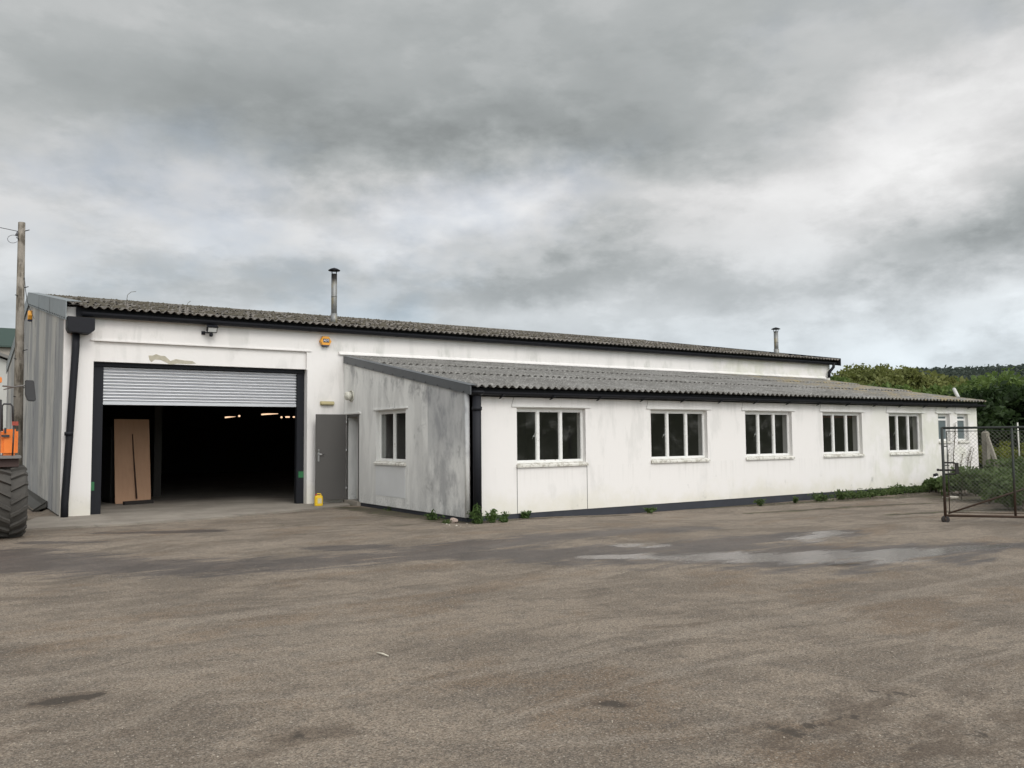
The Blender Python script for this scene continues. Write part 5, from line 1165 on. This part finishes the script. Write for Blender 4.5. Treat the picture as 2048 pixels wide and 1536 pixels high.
# loose chippings scattered over the yard
rg = np.random.RandomState(77); n_ = 9000; px_ = 9*rg.rand(n_)-1.0; py_ = 1.6+9.5*rg.rand(n_)**1.4; k_ = rg.rand(n_) < .12
px_[k_] = 8+19*rg.rand(k_.sum()); py_[k_] = 13.2+.85*rg.rand(k_.sum())
sz = .0025+.0055*rg.rand(n_)**2.2+np.where(k_, .004, 0); zz_g = gz(px_, py_)
oct_ = np.array([(1, 0, 0), (0, 1, 0), (-1, 0, 0), (0, -1, 0), (0, 0, .7), (0, 0, -.7)]); of = np.array([(0, 1, 4), (1, 2, 4), (2, 3, 4), (3, 0, 4), (1, 0, 5), (2, 1, 5), (3, 2, 5), (0, 3, 5)])
an = rg.rand(n_)*6.28; ca_, sa_ = np.cos(an), np.sin(an); jj = .7+.6*rg.rand(n_, 6, 1); o3 = oct_[None]*jj*sz[:, None, None]
vx = o3[..., 0]*ca_[:, None]-o3[..., 1]*sa_[:, None]+px_[:, None]; vy = o3[..., 0]*sa_[:, None]+o3[..., 1]*ca_[:, None]+py_[:, None]; vz = o3[..., 2]+zz_g[:, None]+sz[:, None]*.25
def m_chip(t):
    p = t.pos(); n = t.noise(p, 60, 2, .5); return {'Base Color': t.mix(t.sm(n, .4, .6), (.12, .10, .08), (.42, .37, .30)), 'Roughness': .9}
gv = npmesh('loose_gravel', np.stack([vx, vy, vz], -1).reshape(-1, 3), (of[None]+6*np.arange(n_)[:, None, None]).reshape(-1, 3), material('loose_chippings', m_chip), k=3)
tag(gv, 'loose pale and dark chippings scattered over the tarmac', 'gravel', kind='stuff')
# dry stalks on the roof
for i, (pts, lab) in enumerate([([(252, 605), (255, 590), (262, 584), (272, 583)], 'curved dry stalk growing on the roof above the shutter, left one'), ([(372, 611), (376, 606), (381, 602)], 'short dry stalk on the roof, right of the curved one')]):
    P_ = [at(*q_, 1, 21.5) for q_ in pts]; P_[0].z -= .1; b = MB(); b.tube(P_, .006, 5); o = b.build('dry_stalk', DRY, origin=tuple(P_[0])); tag(o, lab, 'dry stalk', 'dry stalks on the roof')

# ------------------------------------------------------------------ sheds behind on the left
q0 = at(2, 650, 1, 60); 
SHG = plain('dark_green_sheet', (.02, .045, .035), .5, var=.2, scale=.5); BEI = plain('beige_cladding', (.33, .30, .26), .8, var=.2, scale=.5); 
r0, r1 = at(32, 648, 1, 62), at(4, 690, 1, 62); 
sh = empty('green_shed', (r1.x, 62, 0), 'distant shed with dark green sheet roof behind the wooden pole', 'shed')
b = MB(); b.box(r1.x-8, 62, 0, r0.x+1.5, 72, r1.z); b.build('wall', BEI, sh)
b = MB(); x0_, x1_ = r1.x-8.3, r0.x+1.8; za, zb2 = r1.z-.05, r0.z
b.add([(x0_, 61.7, za), (x1_, 61.7, za), (x1_-.2, 64.5, zb2), (x0_+.9+7.4, 64.5, zb2), (x0_, 61.7, za-.1), (x1_, 61.7, za-.1), (x1_, 72.3, za-.1), (x0_, 72.3, za-.1), (x1_-.2, 69, zb2), (x0_+8.3, 69, zb2)], [(0, 1, 2, 3), (2, 8, 9, 3), (1, 5, 6, 8, 2), (6, 7, 9, 8), (7, 4, 0, 3, 9), (4, 7, 6, 5), (0, 4, 5, 1)]); b.build('roof', SHG, sh)
r0, r1 = at(10, 692, 1, 50), at(0, 722, 1, 50)
s2 = empty('beige_shed', (r1.x, 50, 0), 'low pale shed with shallow pitched roof between tractor and pole', 'shed')
b = MB(); b.prism([(r1.x-7, -.1), (r1.x-7, r1.z-.3), (r1.x-2.5, r0.z+.3), (r1.x+1.5, r1.z-.4), (r1.x+1.5, -.1)], 50, 58, 1); b.build('wall', plain('pale_wall', (.45, .45, .42), .8, var=.2, scale=.6), s2)
b = MB()
for (a, c) in (((r1.x-7.3, r1.z-.45), (r1.x-2.5, r0.z+.38)), ((r1.x-2.5, r0.z+.38), (r1.x+1.9, r1.z-.45))):
    b.add([(a[0], 49.7, a[1]), (c[0], 49.7, c[1]), (c[0], 58.3, c[1]), (a[0], 58.3, a[1]), (a[0], 49.7, a[1]+.16), (c[0], 49.7, c[1]+.16), (c[0], 58.3, c[1]+.16), (a[0], 58.3, a[1]+.16)], [(0, 3, 2, 1), (4, 5, 6, 7), (0, 1, 5, 4), (2, 3, 7, 6), (1, 2, 6, 5), (3, 0, 4, 7)])
b.build('roof', plain('grey_shed_roof', (.17, .165, .155), .8), s2)

# ------------------------------------------------------------------ wooded hill
rs_ = np.random.RandomState(5); cc = []; rr = []
for k in range(5200):
    a = R(12+42*rs_.rand()); r__ = 470+rs_.rand()**.8*330
    x_, y_ = r__*math.cos(a), r__*math.sin(a)
    cc.append((x_, y_, float(gz(x_, y_))+3.2)); rr.append((4.5+2*rs_.rand(), 4.5+2*rs_.rand(), 4.2+2.4*rs_.rand()))
for k in range(420):   # hedges lower on the slope
    a = R(18+22*rs_.rand()); r__ = 300+(k % 3)*62+rs_.normal()*3
    x_, y_ = r__*math.cos(a), r__*math.sin(a); cc.append((x_, y_, float(gz(x_, y_))+1.8)); rr.append((3, 3, 2.6))
V_, F_ = leaves(np.array(cc), np.array(rr), 60, 1.5, 6, elong=1.3)
wl = npmesh('woodland', V_, F_, LEAF_HAZED); tag(wl, 'woodland with haze put into its dark blue-green leaf colour, covering the distant hill on the right', 'woodland', kind='stuff')
